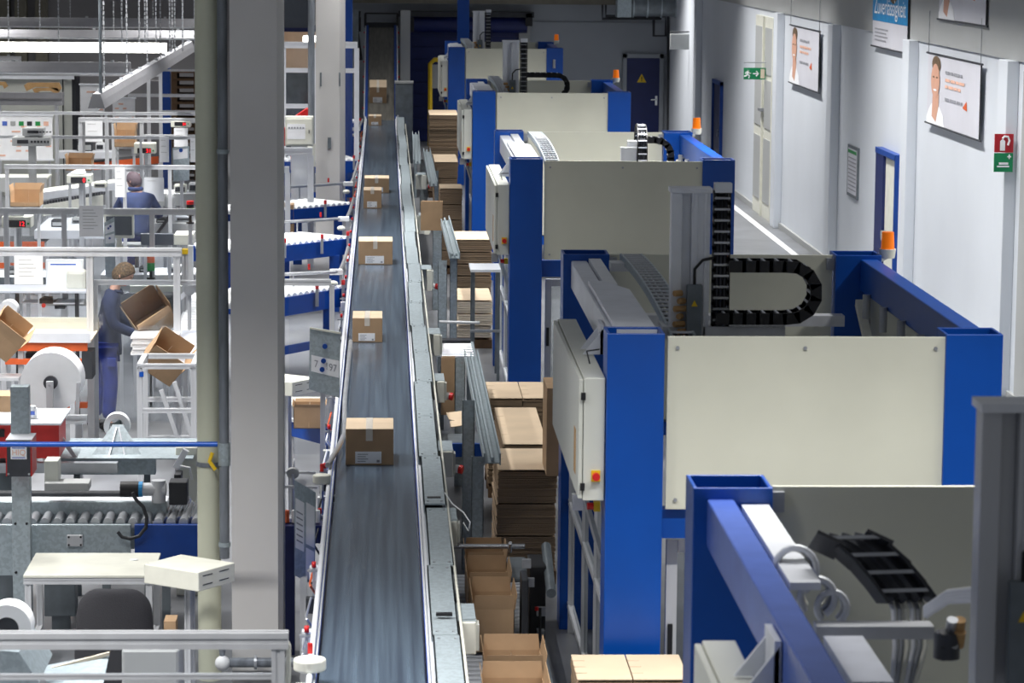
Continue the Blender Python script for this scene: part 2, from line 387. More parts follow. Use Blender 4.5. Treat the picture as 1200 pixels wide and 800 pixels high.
# hanging grey sign near the corner
x0, x1, z0, z1 = FR(785, 40, 817, 58, 71)
t = thing('hanging_sign', 'blank grey sign plate hanging near the back corner', 'sign', ((x0 + x1) / 2, 71, z0))
part(MB().box(x0, x1, 71, 71.06, z0, z1), 'plate', 'wall_grey', t, bev=.01)
part(MB().cyl((x0, 71.03, z1 + .05), (WX, 71.03, z1 + .05), .015), 'rod', 'dark', t)
# right wall: doors
def wall_y(px): return at(px, 200, X=WX).y
def zw(px, py, X=WX): return at(px, py, X=X).z
y0, y1, zt = wall_y(846), wall_y(836), zw(838, 92)
d = struct(MB().box(WX - .03, WX - .001, y0 + .1, y1 - .1, 0, zt - .08), 'door_3', 'navy')
part(MB().box(WX - .07, WX - .001, y0, y0 + .1, 0, zt).box(WX - .07, WX - .001, y1 - .1, y1, 0, zt).box(WX - .07, WX - .001, y0, y1, zt - .08, zt), 'door_frame', 'blue_frame', d)
part(MB().box(WX - .09, WX - .03, y0 + .3, y0 + .34, 1.0, 1.15), 'handle', 'chrome', d)
y0, y1, zt = wall_y(1057), wall_y(1033), zw(1033, 173)
ym = wall_y(1042)
d = struct(MB().box(WX - .05, WX - .001, y0 + .05, ym, 0, zt - .06), 'door_4', 'offwhite')
part(MB().box(WX - .09, WX - .001, ym, y1, 0, zt), 'door_frame', 'navy', d)
part(MB().box(WX - .10, WX - .001, y0 - .02, y0 + .05, 0, zt).box(WX - .10, WX - .001, y0, y1, zt - .06, zt + .02), 'door_frame', 'blue_frame', d)
part(MB().box(WX - .12, WX - .05, ym - .14, ym - .1, .98, 1.12), 'handle', 'chrome', d)
y0, y1, zt = wall_y(909), wall_y(886), zw(890, 17)
d = struct(MB().box(WX - .06, WX - .001, y0, y1, 0, zt), 'door_5', 'offwhite')
for k in range(2):
    a = y0 + .12 + k * (y1 - y0) / 2; b = a + (y1 - y0) / 2 - .24
    for zz in ((.3, 1.5), (1.7, 2.6), (2.7, zt - .2)):
        part(MB().box(WX - .075, WX - .06, a, b, *zz), 'pane', 'wall_grey', d)
    part(MB().box(WX - .10, WX - .06, a - .1, a, 0, zt), 'stile', 'offwhite', d)
part(MB().box(WX - .16, WX - .06, (y0 + y1) / 2 - .12, (y0 + y1) / 2 + .12, 2.0, 2.06), 'door_closer', 'steel', d)
# noticeboard
y0, y1 = wall_y(1007), wall_y(995); zt, zb = zw(995, 168), zw(995, 228)
t = thing('noticeboard', 'narrow grey framed notice sheet on the white wall left of the blue framed door', 'noticeboard', (WX, (y0 + y1) / 2, zb))
part(MB().box(WX - .03, WX, y0, y1, zb, zt), 'frame', 'galv_dark', t)
part(MB().box(WX - .034, WX - .03, y0 + .08, y1 - .08, zb + .05, zt - .05), 'sheet', 'postergrey', t)
part(MB().box(WX - .037, WX - .034, y0 + .1, y1 - .1, zt - .12, zt - .07), 'heading', 'green', t)
for k in range(9): part(MB().box(WX - .037, WX - .034, y0 + .12, y1 - .15, zt - .2 - k * .06, zt - .18 - k * .06), 'text_line', 'text_grey', t)
# posters: px left, px right, top y (left), bottom y (left)
def poster(pl, pr, zt, zb, label, kind, PX=WX - .06):
    yl, yr = at(pl, 100, X=PX).y, at(pr, 100, X=PX).y; W = yl - yr; Ht = zt - zb
    t = thing('poster', label, 'poster', (PX, yl, zb))
    part(MB().box(PX, PX + .01, yr, yl, zb, zt), 'sheet', 'postergrey', t)
    for z in (zb, zt): part(MB().cyl((PX, yr - .1, z), (PX, yl + .1, z), .013), 'rod', 'darkmetal', t)
    part(MB().box(PX - .005, PX + .012, yr - .02, yr, zb, zt), 'edge_strip', 'dark', t)
    for y in (yr + .02, yl - .02):
        part(MB().tube([(PX, y, zt), (PX, y, zt + .55)], .006, 5), 'cord', 'steel', t)
    def Q(u, v, e=.004): return Vector((PX - e, yl - u * W, zb + v * Ht))
    def ell(cu, cv, ru, rv, e, n=18): return [Q(cu + ru * math.cos(2 * PI * i / n), cv + rv * math.sin(2 * PI * i / n), e) for i in range(n)]
    def flat(pts, nm, m): return part(MB().prism(pts, (-.001, 0, 0)), nm, m, t)
    if kind == 'man':
        flat([Q(0, 0), Q(.36, 0), Q(.33, .16), Q(.26, .27), Q(.2, .3), Q(.1, .3), Q(.04, .2), Q(0, .1)], 'printed_shirt', 'paper')
        flat([Q(.11, .12, .006), Q(.19, .05, .006), Q(.24, .28, .006), Q(.24, .45, .006), Q(.12, .45, .006)], 'printed_neck', 'skin')
        flat(ell(.18, .86, .085, .12, .008), 'printed_hair', 'hair')
        flat(ell(.17, .63, .085, .24, .010), 'printed_face', 'skin')
        for u in (.14, .205): flat(ell(u, .68, .018, .014, .012, 8), 'printed_eye', 'hair')
        flat(ell(.17, .50, .035, .016, .012, 8), 'printed_mouth', 'paper')
        for v, m_, u1 in ((.76, 'text_grey', .68), (.655, 'text_orange', .74), (.565, 'text_orange', .66), (.39, 'text_grey', .70)):
            u = .36
            while u < u1 - .03:
                e = min(u1, u + random.uniform(.05, .13)); flat([Q(u, v, .006), Q(e, v, .006), Q(e, v + .04, .006), Q(u, v + .04, .006)], 'printed_word', m_); u = e + .015
        flat([Q(.70, .36, .006), Q(.78, .33, .006), Q(.77, .46, .006)], 'printed_corner', 'orange')
    if kind == 'blue':
        flat([Q(0, .36), Q(1, .36), Q(1, 1), Q(0, 1)], 'printed_field', 'sky_blue')
        flat(ell(.6, .78, .12, .16, .006), 'printed_figure', 'hair')
        text('Zuverlässigkeit', 'lettering', 'paper', t, Q(.05, .46, .008), (0, -1, 0), (0, 0, 1), .34, width=.9 * W)
        for k in range(4):
            v = .24 - k * .05; flat([Q(.08, v, .006), Q(.46 - .05 * (k % 2), v, .006), Q(.46 - .05 * (k % 2), v + .02, .006), Q(.08, v + .02, .006)], 'printed_line', 'text_grey')
    return t
poster(1087, 1149, 3.78, 2.86, 'poster of a smiling man in a white shirt, beside the red fire extinguisher sign', 'man')
poster(925, 959, 3.73, 2.72, 'small poster with a face in profile next to the tall cream double door', 'man')
poster(1021, 1062, 4.75, 3.70, 'blue and white banner poster above the blue framed door', 'blue')
poster(1098, 1153, 5.1, 4.24, 'upper poster cut by the frame, hanging over the smiling man poster', 'man')
# fire signs
Y = at(1184, 250, X=WX).y - .32
x0, x1, z0, z1 = FR(1165.5, 157, 1188, 179, Y); z2 = at(1176, 201.5, Y=Y).z
t = thing('extinguisher_sign', 'red square sign with white fire extinguisher symbol on the wall', 'sign', (x0, Y, z0))
part(MB().box(x0, x1, Y, Y + .03, z0 + .004, z1), 'plate', 'signred', t)
u = (x1 - x0)
def S(a, b): return Vector((x0 + a * u, Y - .003, z0 + b * (z1 - z0)))
part(MB().prism([S(.28, .12), S(.55, .12), S(.55, .62), S(.42, .75), S(.28, .62)], (0, -.002, 0)), 'extinguisher_symbol', 'paper', t)
part(MB().tube([S(.4, .75), S(.5, .88), S(.7, .85), S(.78, .65), S(.7, .4)], .012, 6), 'hose_symbol', 'paper', t)
t = thing('first_aid_sign', 'green sign with white cross and stretcher below the red sign', 'sign', (x0, Y, z2))
part(MB().box(x0, x1, Y, Y + .03, z2, z0 - .004), 'plate', 'signgreen', t)
def S(a, b): return Vector((x0 + a * u, Y - .003, z2 + b * (z0 - z2)))
part(MB().prism([S(.15, .25), S(.8, .25), S(.8, .33), S(.15, .33)], (0, -.002, 0)).prism([S(.25, .38), S(.75, .38), S(.75, .5), S(.25, .5)], (0, -.002, 0)), 'stretcher_symbol', 'paper', t)
part(MB().prism([S(.76, .68), S(.82, .68), S(.82, .92), S(.76, .92)], (0, -.002, 0)).prism([S(.69, .77), S(.89, .77), S(.89, .83), S(.69, .83)], (0, -.003, 0)), 'cross_symbol', 'paper', t)
# exit sign
Y = 56; x0, x1, z0, z1 = FR(871.5, 79.5, 897.5, 93, Y); u = x1 - x0; hh = z1 - z0
t = thing('exit_sign', 'green emergency exit sign with running figure and arrow before the cream door', 'sign', (x0, Y, z0))
part(MB().box(x0, x1, Y, Y + .03, z0, z1), 'plate', 'signgreen', t)
def S(a, b, e=.003): return Vector((x0 + a * u, Y - e, z0 + b * hh))
m = MB(); m.tube([S(.2, .78), S(.2, .79)], .025, 8); m.tube([S(.2, .7), S(.16, .45)], .02, 6); m.tube([S(.16, .45), S(.26, .3), S(.22, .1)], .014, 6); m.tube([S(.16, .45), S(.1, .3), S(.02, .28)], .014, 6)
m.tube([S(.19, .66), S(.28, .5), S(.33, .55)], .01, 6); m.tube([S(.19, .66), S(.1, .62), S(.07, .48)], .01, 6); part(m, 'running_figure', 'paper', t)
part(MB().prism([S(.42, .45), S(.62, .45), S(.62, .55), S(.42, .55)], (0, -.002, 0)).tube([S(.56, .72), S(.66, .5), S(.56, .28)], .012, 6), 'arrow', 'paper', t)
part(MB().prism([S(.76, .1), S(.95, .1), S(.95, .9), S(.76, .9)], (0, -.002, 0)), 'door_symbol', 'card_white', t)
part(MB().cyl((x0, Y + .015, z1 + .1), (WX, Y + .015, z1 + .1), .012), 'bracket', 'steel', t)
# ------------------------------------------------------------------ palletising machines, each frame stands on four posts
X0, X1, PW, TOP = 1.36, 3.78, .35, 2.9
def tube_post(x, y, z0, z1, wx=.35, wy=.33, th=.018):
    m = MB(); m.box(x, x + wx, y, y + th, z0, z1).box(x, x + wx, y + wy - th, y + wy, z0, z1)
    m.box(x, x + th, y + th, y + wy - th, z0, z1).box(x + wx - th, x + wx, y + th, y + wy - th, z0, z1)
    return m.box(x, x + wx, y, y + wy, z0 - .01, z0)
def chain_path(parent, pts, wdir, wid, hgt, cables=True, m='chain', pitch=.07, rung='steel'):
    """energy chain: links with side plates and rungs along a path; wdir = direction across the chain"""
    P = [Vector(p) for p in pts]; W = Vector(wdir).normalized()
    c = MB()
    for k in range(3):
        o = W * (wid * (k - 1) * .26); c.tube([p + o for p in P], hgt * .2, 6)
    base = part(c, 'cable_chain', 'darkmetal', parent, smooth=True)
    L = [0]
    for i in range(1, len(P)): L.append(L[-1] + (P[i] - P[i - 1]).length)
    n = max(2, int(L[-1] / pitch))
    def ev(d):
        for i in range(1, len(P)):
            if L[i] >= d - 1e-9: t = (d - L[i - 1]) / max(1e-9, L[i] - L[i - 1]); return P[i - 1].lerp(P[i], t)
        return P[-1]
    for k in range(n):
        a, b = ev(L[-1] * k / n), ev(L[-1] * (k + 1) / n); d = (b - a).normalized(); u = d.cross(W).normalized(); g = MB()
        for s in (-1, 1): g.bar(a + W * s * wid / 2 - d * .012, b + W * s * wid / 2 + d * .012, .014, hgt, u)
        mid = (a + b) / 2
        for s in (-1, 1): g.bar(mid - W * wid / 2 + u * s * hgt * .45, mid + W * wid / 2 + u * s * hgt * .45, .014, .008 if 0 else .012, u)
        o = part(g, 'chain_link', [m, rung], base)
        for pol in o.data.polygons:
            if pol.index >= 12: pol.material_index = 1
    return base
def machine(yf, label, panel='cream', rear='cream', col_px=None, gy=1.2, gtop=3.7, gx=.55, ladder=True, loop=True, full=True, near=False, yback=4.83):
    yb = yf + yback - .33
    t = thing('palletising_machine', label, 'machine', (X0, yf, 0), 'machines in a row along the white wall')
    posts = [(X0, yf), (X1 - PW, yf), (X0, yb), (X1 - PW, yb)]
    for i, (x, y) in enumerate(posts):
        wx = PW
        p = part(tube_post(x, y, .0, TOP, wx), 'post', 'blue' if 1 else 'blue', t, bev=.006)
    # front and rear panels
    if full:
        part(MB().box(X0 + PW + .02, X1 - PW + .01, yf + .03, yf + .05, 1.81, TOP - .02), 'front_panel', panel, t, bev=.004)
        for x in (X0 + PW + .08, (X0 + X1) / 2, X1 - PW - .06):
            for z in (1.87, TOP - .09): part(MB().cyl((x, yf + .03, z), (x, yf + .018, z), .012, 8), 'screw', 'steel', t)
        part(MB().box(X0 + PW, X1 - PW, yf + .08, yf + .2, 1.62, 1.8), 'cross_beam', 'blue', t)
    part(MB().box(X0 + PW + .01, X1 - PW - .01, yb + .1, yb + .12, 1.6, TOP - .01), 'rear_panel', rear, t, bev=.003)
    for s in (X0 + PW, X1 - PW - .06): part(MB().box(s, s + .06, yb + .06, yb + .1, TOP - .12, TOP - .03), 'panel_bracket', 'steel', t)
    part(MB().box(X0 + PW, X1 - PW, yb + .1, yb + .22, 1.5, 1.62), 'cross_beam', 'blue', t)
    # left beam and its cover plate
    bx = X0 + .06
    part(MB().box(bx, bx + .12, yf + .33, yb, TOP - .26, TOP - .05), 'side_beam', 'beam_blue' if near else 'plate', t, bev=.008)
    if not near:
        part(MB().prism([(bx + .02, yf + .3, TOP - .045), (X0 + PW - .02, yf + .3, TOP - .045), (X0 + PW - .02, yf + 2.4, TOP - .045), (bx + .12, yf + 2.9, TOP - .045), (bx + .02, yf + 2.9, TOP - .045)], (0, 0, .03)), 'cover_plate', 'plate', t)
        part(MB().box(bx + .13, bx + .22, yf + 2.8, yb - .02, TOP - .12, TOP - .03), 'cover_strip', 'alu_white', t)
    else:
        part(MB().box(bx + .15, bx + .27, yb - 1.6, yb - .02, TOP - .1, TOP - .07), 'cover_strip', 'alu_white', t)
    # gusset
    gy0 = yf + (1.0 if not near else 2.0)
    part(MB().prism([(bx - .01, gy0, TOP - .1), (bx - .14, gy0, TOP - .27), (bx - .01, gy0, TOP - .27)], (0, .02, 0)).prism([(bx - .01, gy0 + .25, TOP - .1), (bx - .14, gy0 + .25, TOP - .27), (bx - .01, gy0 + .25, TOP - .27)], (0, .02, 0)).box(bx - .03, bx - .005, gy0, gy0 + .27, TOP - .27, TOP - .08), 'gusset', 'plate', t)
    # right beam with brackets and ribs
    rx = X1 - .16
    part(MB().box(rx, rx + .13, yf + .33, yb, TOP - .27, TOP - .03), 'side_beam', 'blue', t, bev=.01)
    for z in (TOP - .1, TOP - .3, TOP - .5): part(MB().sphere((X1 - PW + .26, yb - .005, z), .03, n=8, m=5), 'bolt', 'steel', t, smooth=True)
    part(MB().box(X1 - .08, X1 - .06, yf + .33, yb, 1.3, TOP - .28), 'side_panel', 'cream', t)
    for k in range(5):
        y = yb - .5 - k * .75
        part(MB().cyl((rx - .03, y, TOP - .42), (rx - .03, y, TOP - .24), .03, 10), 'bracket', 'steel', t, smooth=True)
    part(MB().bar((rx - .02, yb - .1, TOP - .35), (rx - .02, yb - 1.4, TOP - 1.0), .06, .06), 'brace', 'offwhite', t)
    part(MB().bar((rx - .02, yf + .5, TOP - 1.0), (rx - .02, yf + 1.9, TOP - .35), .06, .06), 'brace', 'offwhite', t)
    # beacon
    bxx, byy = X1 + .06, yb + .1
    part(MB().bar((X1 - .02, byy, TOP - .06), (bxx, byy, TOP - .02), .08, .02), 'beacon_arm', 'offwhite', t)
    bb = part(MB().cyl((bxx, byy, TOP - .03), (bxx, byy, TOP + .04), .055, 14, .065), 'beacon', 'offwhite', t, smooth=True)
    part(MB().cyl((bxx, byy, TOP + .04), (bxx, byy, TOP + .17), .052, 14, .045), 'beacon_dome', 'beacon', bb, smooth=True, label='orange beacon dome')
    # control cabinet on the left side
    cx0, cy0, cy1, cz0, cz1 = X0 - .165, yf + (.05 if not near else .4), yf + 2.85, 1.86, 2.62
    c = part(MB().box(cx0 + .03, X0 - .005, cy0, cy1, cz0, cz1), 'control_cabinet', 'cab', t, bev=.006)
    part(MB().box(cx0, cx0 + .026, cy0 + .01, cy1 - .01, cz0 + .01, cz1 - .01), 'cabinet_door', 'cab', c, bev=.005)
    for z in (cz1 - .11, cz0 + .09): part(MB().box(cx0 + .012, cx0 + .04, cy0 - .012, cy0, z - .025, z + .02), 'hinge', 'black', c)
    part(MB().box(cx0 - .003, cx0, cy0 + .25, cy0 + .4, cz0 + .12, cz0 + .4), 'label_strip', 'wood', c)
    part(MB().box(X0 - .085, X0 - .03, cy0 - .012, cy0, cz0 + .12, cz0 + .19), 'switch_plate', 'yellow', c)
    part(MB().cyl((X0 - .057, cy0 - .012, cz0 + .155), (X0 - .057, cy0 - .05, cz0 + .155), .024, 12), 'switch_knob', 'red', c, smooth=True)
    part(MB().tube([(X0 - .06, cy0 + .6, cz1), (X0 - .07, cy0 + .75, cz1 + .06), (X0 + .02, cy0 + .9, cz1 + .05)], .005), 'cable', 'dark', c)
    part(MB().box(cx0 - .02, cx0 + .05, cy0 + .2, cy0 + .26, cz0 - .1, cz0), 'bracket', 'steel', c)
    # lower guard on the left side and in front
    if full:
        for y in (yf + .5, yf + 1.7, yf + 2.9, yb - .1): part(profile((X0 + .08, y, 0), (X0 + .08, y, 1.8), .045), 'guard_post', 'alu', t)
        for i in range(3):
            y = yf + .5 + 1.2 * i; part(MB().box(X0 + .075, X0 + .081, y + .03, y + 1.15, .25, 1.74), 'guard_pane', 'film', t)
        for z in (.2, 1.0, 1.78): part(profile((X0 + .08, yf + .4, z), (X0 + .08, yb, z), .045), 'guard_rail', 'alu', t)
        part(MB().bar((X0 - .1, yf + .9, 1.84), (X0 + .06, yf + 1.0, 1.3), .03, .03), 'brace', 'steel', t)
        part(MB().box(X0 - .04, X0 + .0, yf + .42, yf + .47, 1.72, 1.78), 'emergency_stop', 'yellow', t)
        part(MB().cyl((X0 - .04, yf + .445, 1.75), (X0 - .08, yf + .445, 1.75), .022, 10), 'stop_button', 'red', t, smooth=True)
        # front doors
        x = X0 + PW + .03; dx = (X1 - PW - x) / 3
        for i in range(3):
            a = x + i * dx; dd = MB()
            dd.box(a + .02, a + .09, yf + .22, yf + .27, .1, 1.58).box(a + dx - .09, a + dx - .02, yf + .22, yf + .27, .1, 1.58).box(a + .09, a + dx - .09, yf + .22, yf + .27, 1.5, 1.58).box(a + .09, a + dx - .09, yf + .22, yf + .27, .1, .18)
            o = part(dd, 'guard_door', 'alu', t, bev=.004)
            part(MB().box(a + .09, a + dx - .09, yf + .24, yf + .247, .18, 1.5), 'door_pane', 'film', o)
            part(MB().box(a + .035, a + .065, yf + .2, yf + .22, .85, 1.05), 'door_handle', 'black', o)
    # gantry: column, chain
    gx_, gyy = X0 + gx, yf + gy
    if gtop:
        g = MB(); g.box(gx_, gx_ + .07, gyy, gyy + .12, 1.6, gtop - .03).box(gx_ + .13, gx_ + .25, gyy - .01, gyy + .14, 1.6, gtop - .03).box(gx_ + .07, gx_ + .13, gyy + .05, gyy + .12, 1.6, gtop - .03)
        g.box(gx_ + .15, gx_ + .17, gyy - .02, gyy - .01, 1.6, gtop - .03).box(gx_ + .21, gx_ + .23, gyy - .02, gyy - .01, 1.6, gtop - .03)
        gc = part(g, 'gantry_column', 'alu' if near else 'alu_white', t, bev=.004)
        part(MB().box(gx_ - .01, gx_ + .26, gyy - .03, gyy + .15, gtop - .03, gtop), 'column_cap', 'alu_white', gc)
        part(MB().box(gx_ + .10, gx_ + .20, gyy - .07, gyy - .025, gtop - 1.0, gtop - .62), 'junction_box', 'darkmetal' if 0 else 'galv_dark', gc, bev=.005)
        part(MB().prism([(gx_ + .13, gyy - .073, gtop - .76), (gx_ + .17, gyy - .073, gtop - .76), (gx_ + .15, gyy - .073, gtop - .72)], (0, -.002, 0)), 'warning_sticker', 'yellow', gc)
        part(MB().tube([(gx_ + .15, gyy - .05, gtop - .62), (gx_ + .15, gyy - .05, gtop - .52), (gx_ + .2, gyy - .06, gtop - .46), (gx_ + .27, gyy - .03, gtop - .45)], .01), 'cable', 'black', gc)
        v = MB()
        for k in range(0 if near else 7): v.cyl((gx_ + .02 + .03 * (k % 2), gyy - .05, gtop - .68 - .05 * k), (gx_ + .07 + .02 * (k % 3), gyy - .02, gtop - .68 - .05 * k), .02, 7)
        if not near: part(v, 'valve_block', 'wood', gc)
        chain_path(t, [(gx_ + .33, gyy + .05, gtop - 1.4), (gx_ + .33, gyy + .05, gtop - .03)], (1, 0, 0), .10, .07)
        part(MB().box(gx_ + .28, gx_ + .39, gyy, gyy + .1, gtop - .03, gtop + .03), 'chain_end', 'alu_white', t)
    return t, gx_, gyy
def xz(y): return lambda a, b: Vector((a, y, b))
def uloop(t, gx_, y, zt, r, xr, back=.35):
    """horizontal energy chain doubling back to the right of the column, a U in the X-Z plane"""
    pts = [(gx_ + .38, y, zt)] + [xz(y)(xr - r + r * math.sin(a), zt - r + r * math.cos(a)) for a in [PI * i / 12 for i in range(13)]] + [(gx_ + back, y, zt - 2 * r)]
    chain_path(t, pts, (0, 1, 0), .16, .075, pitch=.085, rung='alu_white')
def ladderchain(t, x, y0, y1, z0, z1, wid=.15, m='galv'):
    """chain that arches over from the far side towards the camera"""
    n = 14; pts = [(x + .10 * (i / n), y0 + (y1 - y0) * i / n, z0 + (z1 - z0) * (i / n) ** 2.2) for i in range(n + 1)]
    chain_path(t, pts, (1, 0, 0), wid, .06, m=m, pitch=.11, rung='alu_white')
# nearest complete machine
t4, gx_, gy_ = machine(17.9, 'second machine from the camera, with a bright cream front panel and tall cable column', gy=1.25, gtop=3.68, gx=.50)
uloop(t4, gx_, gy_ + .0, 3.18, .17, at(955, 350, Y=gy_).x, .3)
p = at(762, 350, Y=20.6); ladderchain(t4, p.x - .03, 21.9, 19.0, 2.93, 2.72)
part(MB().box(p.x - .2, p.x, 21.6, 21.8, 2.86, 2.92), 'chain_mount', 'alu', t4)
part(MB().box(X0 + PW, X1 - PW, 21.9, 22.05, 2.42, 2.5), 'gantry_rail', 'redplate' if 0 else 'alu', t4)
part(MB().box(gx_ - .05, gx_ + .75, gy_ - .02, gy_ + .3, 2.70, 2.78), 'carriage', 'alu', t4)
# third
t3, gx_, gy_ = machine(31.95, 'third machine from the camera, its shaded front panel dark beige between navy looking posts', gtop=0)
Y = 34.0; p = at(745, 170, Y=Y)
part(MB().box(at(728, 172, Y=Y).x, at(746, 172, Y=Y).x, Y, Y + .15, 2.4, at(730, 173, Y=Y).z).box(at(737, 172, Y=Y).x, at(748, 172, Y=Y).x, Y + .05, Y + .3, 2.4, at(730, 166, Y=Y).z), 'gantry_column', 'alu', t3)
zc = at(753, 150, Y=Y).z
chain_path(t3, [(at(753, 170, Y=Y).x, Y - .25 * math.cos(a) + .25, zc - .25 + .25 * math.sin(a) - (.3 if a in (0, PI) else 0)) for a in [PI * i / 8 for i in range(9)]], (1, 0, 0), .10, .07, rung='alu_white')
x1 = at(787, 180, Y=Y).x; x0 = at(760, 165, Y=Y).x
chain_path(t3, [(x0, Y + .1, zc - .14)] + [(x1 - .17 + .17 * math.sin(a), Y + .1, zc - .31 + .17 * math.cos(a)) for a in [PI / 2 * i / 6 for i in range(7)]] + [(x1, Y + .1, 2.6)], (0, 1, 0), .16, .07)
p = at(637, 176, Y=33.5); ladderchain(t3, p.x - .02, 35.2, 32.6, 2.95, 2.72)
# fourth
t2, gx_, gy_ = machine(45.65, 'fourth machine from the camera, cream panel and blue posts before the navy door', gtop=3.62, gy=1.6, gx=.52, yback=4.0)
uloop(t2, gx_, gy_, 3.08, .17, at(665, 100, Y=gy_).x, .3)
p = at(583, 100, Y=47.6); ladderchain(t2, p.x - .02, 49, 46.5, 2.95, 2.72)
# fifth
t1, gx_, gy_ = machine(63.1, 'farthest machine, smallest in the row, by the blue roller shutter', gtop=3.62, gy=1.8, gx=.57, yback=3.8)
p = at(547, 50, Y=65); ladderchain(t1, p.x - .02, 66.3, 64, 2.95, 2.75)
# nearest machine, cut by the frame
t5, gx_, gy_ = machine(8.3, 'nearest machine cut by the lower right corner, with a thick cable chain', full=False, near=True, gtop=3.7, gy=1.85, gx=.72, yback=4.85)
# big chain with cable bundle
P0 = at(985, 632, Z=2.95); P1 = at(1062, 702, Z=2.72)
n = 12; pts = []
for i in range(n + 1):
    k = i / n; pts.append(Vector((P0.x + (P1.x - P0.x) * k, P0.y + (P1.y - P0.y) * k, 2.95 + (2.72 - 2.95) * k ** 1.6)))
chain_path(t5, pts, (1, .12, 0), .20, .16, m='dark', rung='steel', pitch=.075)
E_ = pts[-1]
for k in range(6):
    o = Vector((-.06 + .024 * k, 0, 0)); part(MB().tube([E_ + o + Vector((0, .05, .0)), E_ + o + Vector((.0, -.06, -.03)), E_ + o + Vector((.0, -.12, -.16)), E_ + o * .7 + Vector((-.04, -.2, -.3)), E_ + o * .4 + Vector((-.16, -.35, -.42)), E_ + o * .3 + Vector((-.3, -.6, -.48))], .011, 8), 'cable', ['alu_white', 'steel', 'offwhite'][k % 3], t5, smooth=True)
for (px, py, r, k) in ((932, 668, .085, 3), (958, 700, .07, 3), (975, 712, .06, 2)):
    c = at(px, py, Y=11.6)
    for j in range(k): part(MB().tube([c + Vector((math.sin(a) * r * (1 - .1 * j), .03 * j, math.cos(a) * r * (1.1 - .1 * j))) for a in [(-.75 + 1.6 * i / 14) * PI for i in range(15)]], .014, 8), 'cable_loop', ['alu_white', 'steel', 'offwhite'][j], t5, smooth=True)
a = at(955, 738, Y=11.2); b = at(1092, 738, Y=11.2); part(MB().bar(a, b, .1, .05), 'cross_rail', 'alu', t5)
a = at(985, 752, Y=10.9); part(MB().box(a.x - .05, a.x + .1, 10.3, 11.0, a.z - .06, a.z), 'cover_block', 'plate', t5)
for k in range(6):
    c = at(1105 + 9 * (k % 3), 770 - 14 * (k // 2), Y=10.9); part(MB().cyl(c, c + Vector((0, -.03, .06)), .022, 10), 'pneumatic_fitting', ['dark', 'steel', 'wood'][k % 3], t5, smooth=True)
for k in range(4):
    a = at(1085, 712 + 3 * k, Y=10.8); b = at(1150, 690 + 4 * k, Y=10.4); part(MB().tube([a, a.lerp(b, .4) + Vector((0, 0, .03)), b], .012, 8), 'cable', 'alu_white', t5, smooth=True)
a = at(1110, 740, Y=10.9); part(MB().cyl(a - Vector((0, 0, .1)), a, .05, 14), 'actuator', 'darkmetal', t5, smooth=True)
# ------------------------------------------------------------------ belt conveyor
BX0, BX1, BH = -.365, .25, 1.0
YE = 68.9                                            # foot of the incline
IZ, IY = 2.95, 74.4
t = thing('belt_conveyor', 'long dark grey belt conveyor running down the middle of the hall', 'conveyor', (-.05, 12, 0))
part(MB().box(BX0, BX1, 11.5, YE, BH - .02, BH), 'belt', 'belt', t)
part(MB().box(BX0 + .02, BX1 - .02, 11.5, YE, BH - .14, BH - .03), 'belt_bed', 'darkmetal', t)
for s, x in ((-1, BX0 - .015), (1, BX1 + .015)):
    part(MB().box(min(x, x + s * .04), max(x, x + s * .04), 11.5, YE, BH - .24, BH + .015), 'side_frame', 'beam_blue', t)
    part(MB().tube([(x + s * .035, 11.5, BH + .07), (x + s * .035, YE, BH + .07)], .018, 10), 'guide_rail', 'alu_white', t, smooth=True)
    part(MB().box(x + s * .01 - .006, x + s * .01 + .006, 11.5, YE, BH + .015, BH + .04), 'wear_strip', 'white', t)
y = 13
while y < YE:
    for x in (BX0 - .03, BX1 + .03): part(MB().box(x - .03, x + .03, y, y + .06, 0, BH - .24), 'leg', 'blue_frame', t)
    y += 2.7
i = 0; y = 15.2
while y < 60:
    s = -1 if i % 2 else 1; x = (BX1 + .10) if s > 0 else (BX0 - .10)
    b = part(MB().box(x - .045, x + .045, y - .015, y + .015, BH - .015, BH).box(x - .01, x + .01, y - .01, y + .01, BH - .2, BH + .03), 'sensor_bracket', 'steel', t)
    part(MB().cyl((x, y, BH + .015), (x, y, BH + .055), .015, 8), 'sensor_cap', 'red', b, smooth=True)
    i += 1; y += .95
# loose sensor wiring and small boxes below the rails
k = 0; y = 16
while y < 66:
    for s in (-1, 1):
        x = (BX1 + .10) if s > 0 else (BX0 - .10); yy = y + random.uniform(-.3, .3)
        if random.random() < .8:
            part(MB().tube([(x, yy, BH - .02), (x + s * .03, yy - .12, BH - .12), (x - s * .02, yy - .3, BH - .16), (x + s * .02, yy - .45, BH - .06)], .008, 5), 'cable', random.choice(['white', 'dark', 'orange', 'steel']), t)
        if random.random() < .5: part(MB().box(x - .035, x + .035, yy, yy + .08, BH - .13, BH - .03), 'sensor_box', random.choice(['white', 'dark', 'cab']), t)
    y += 1.1
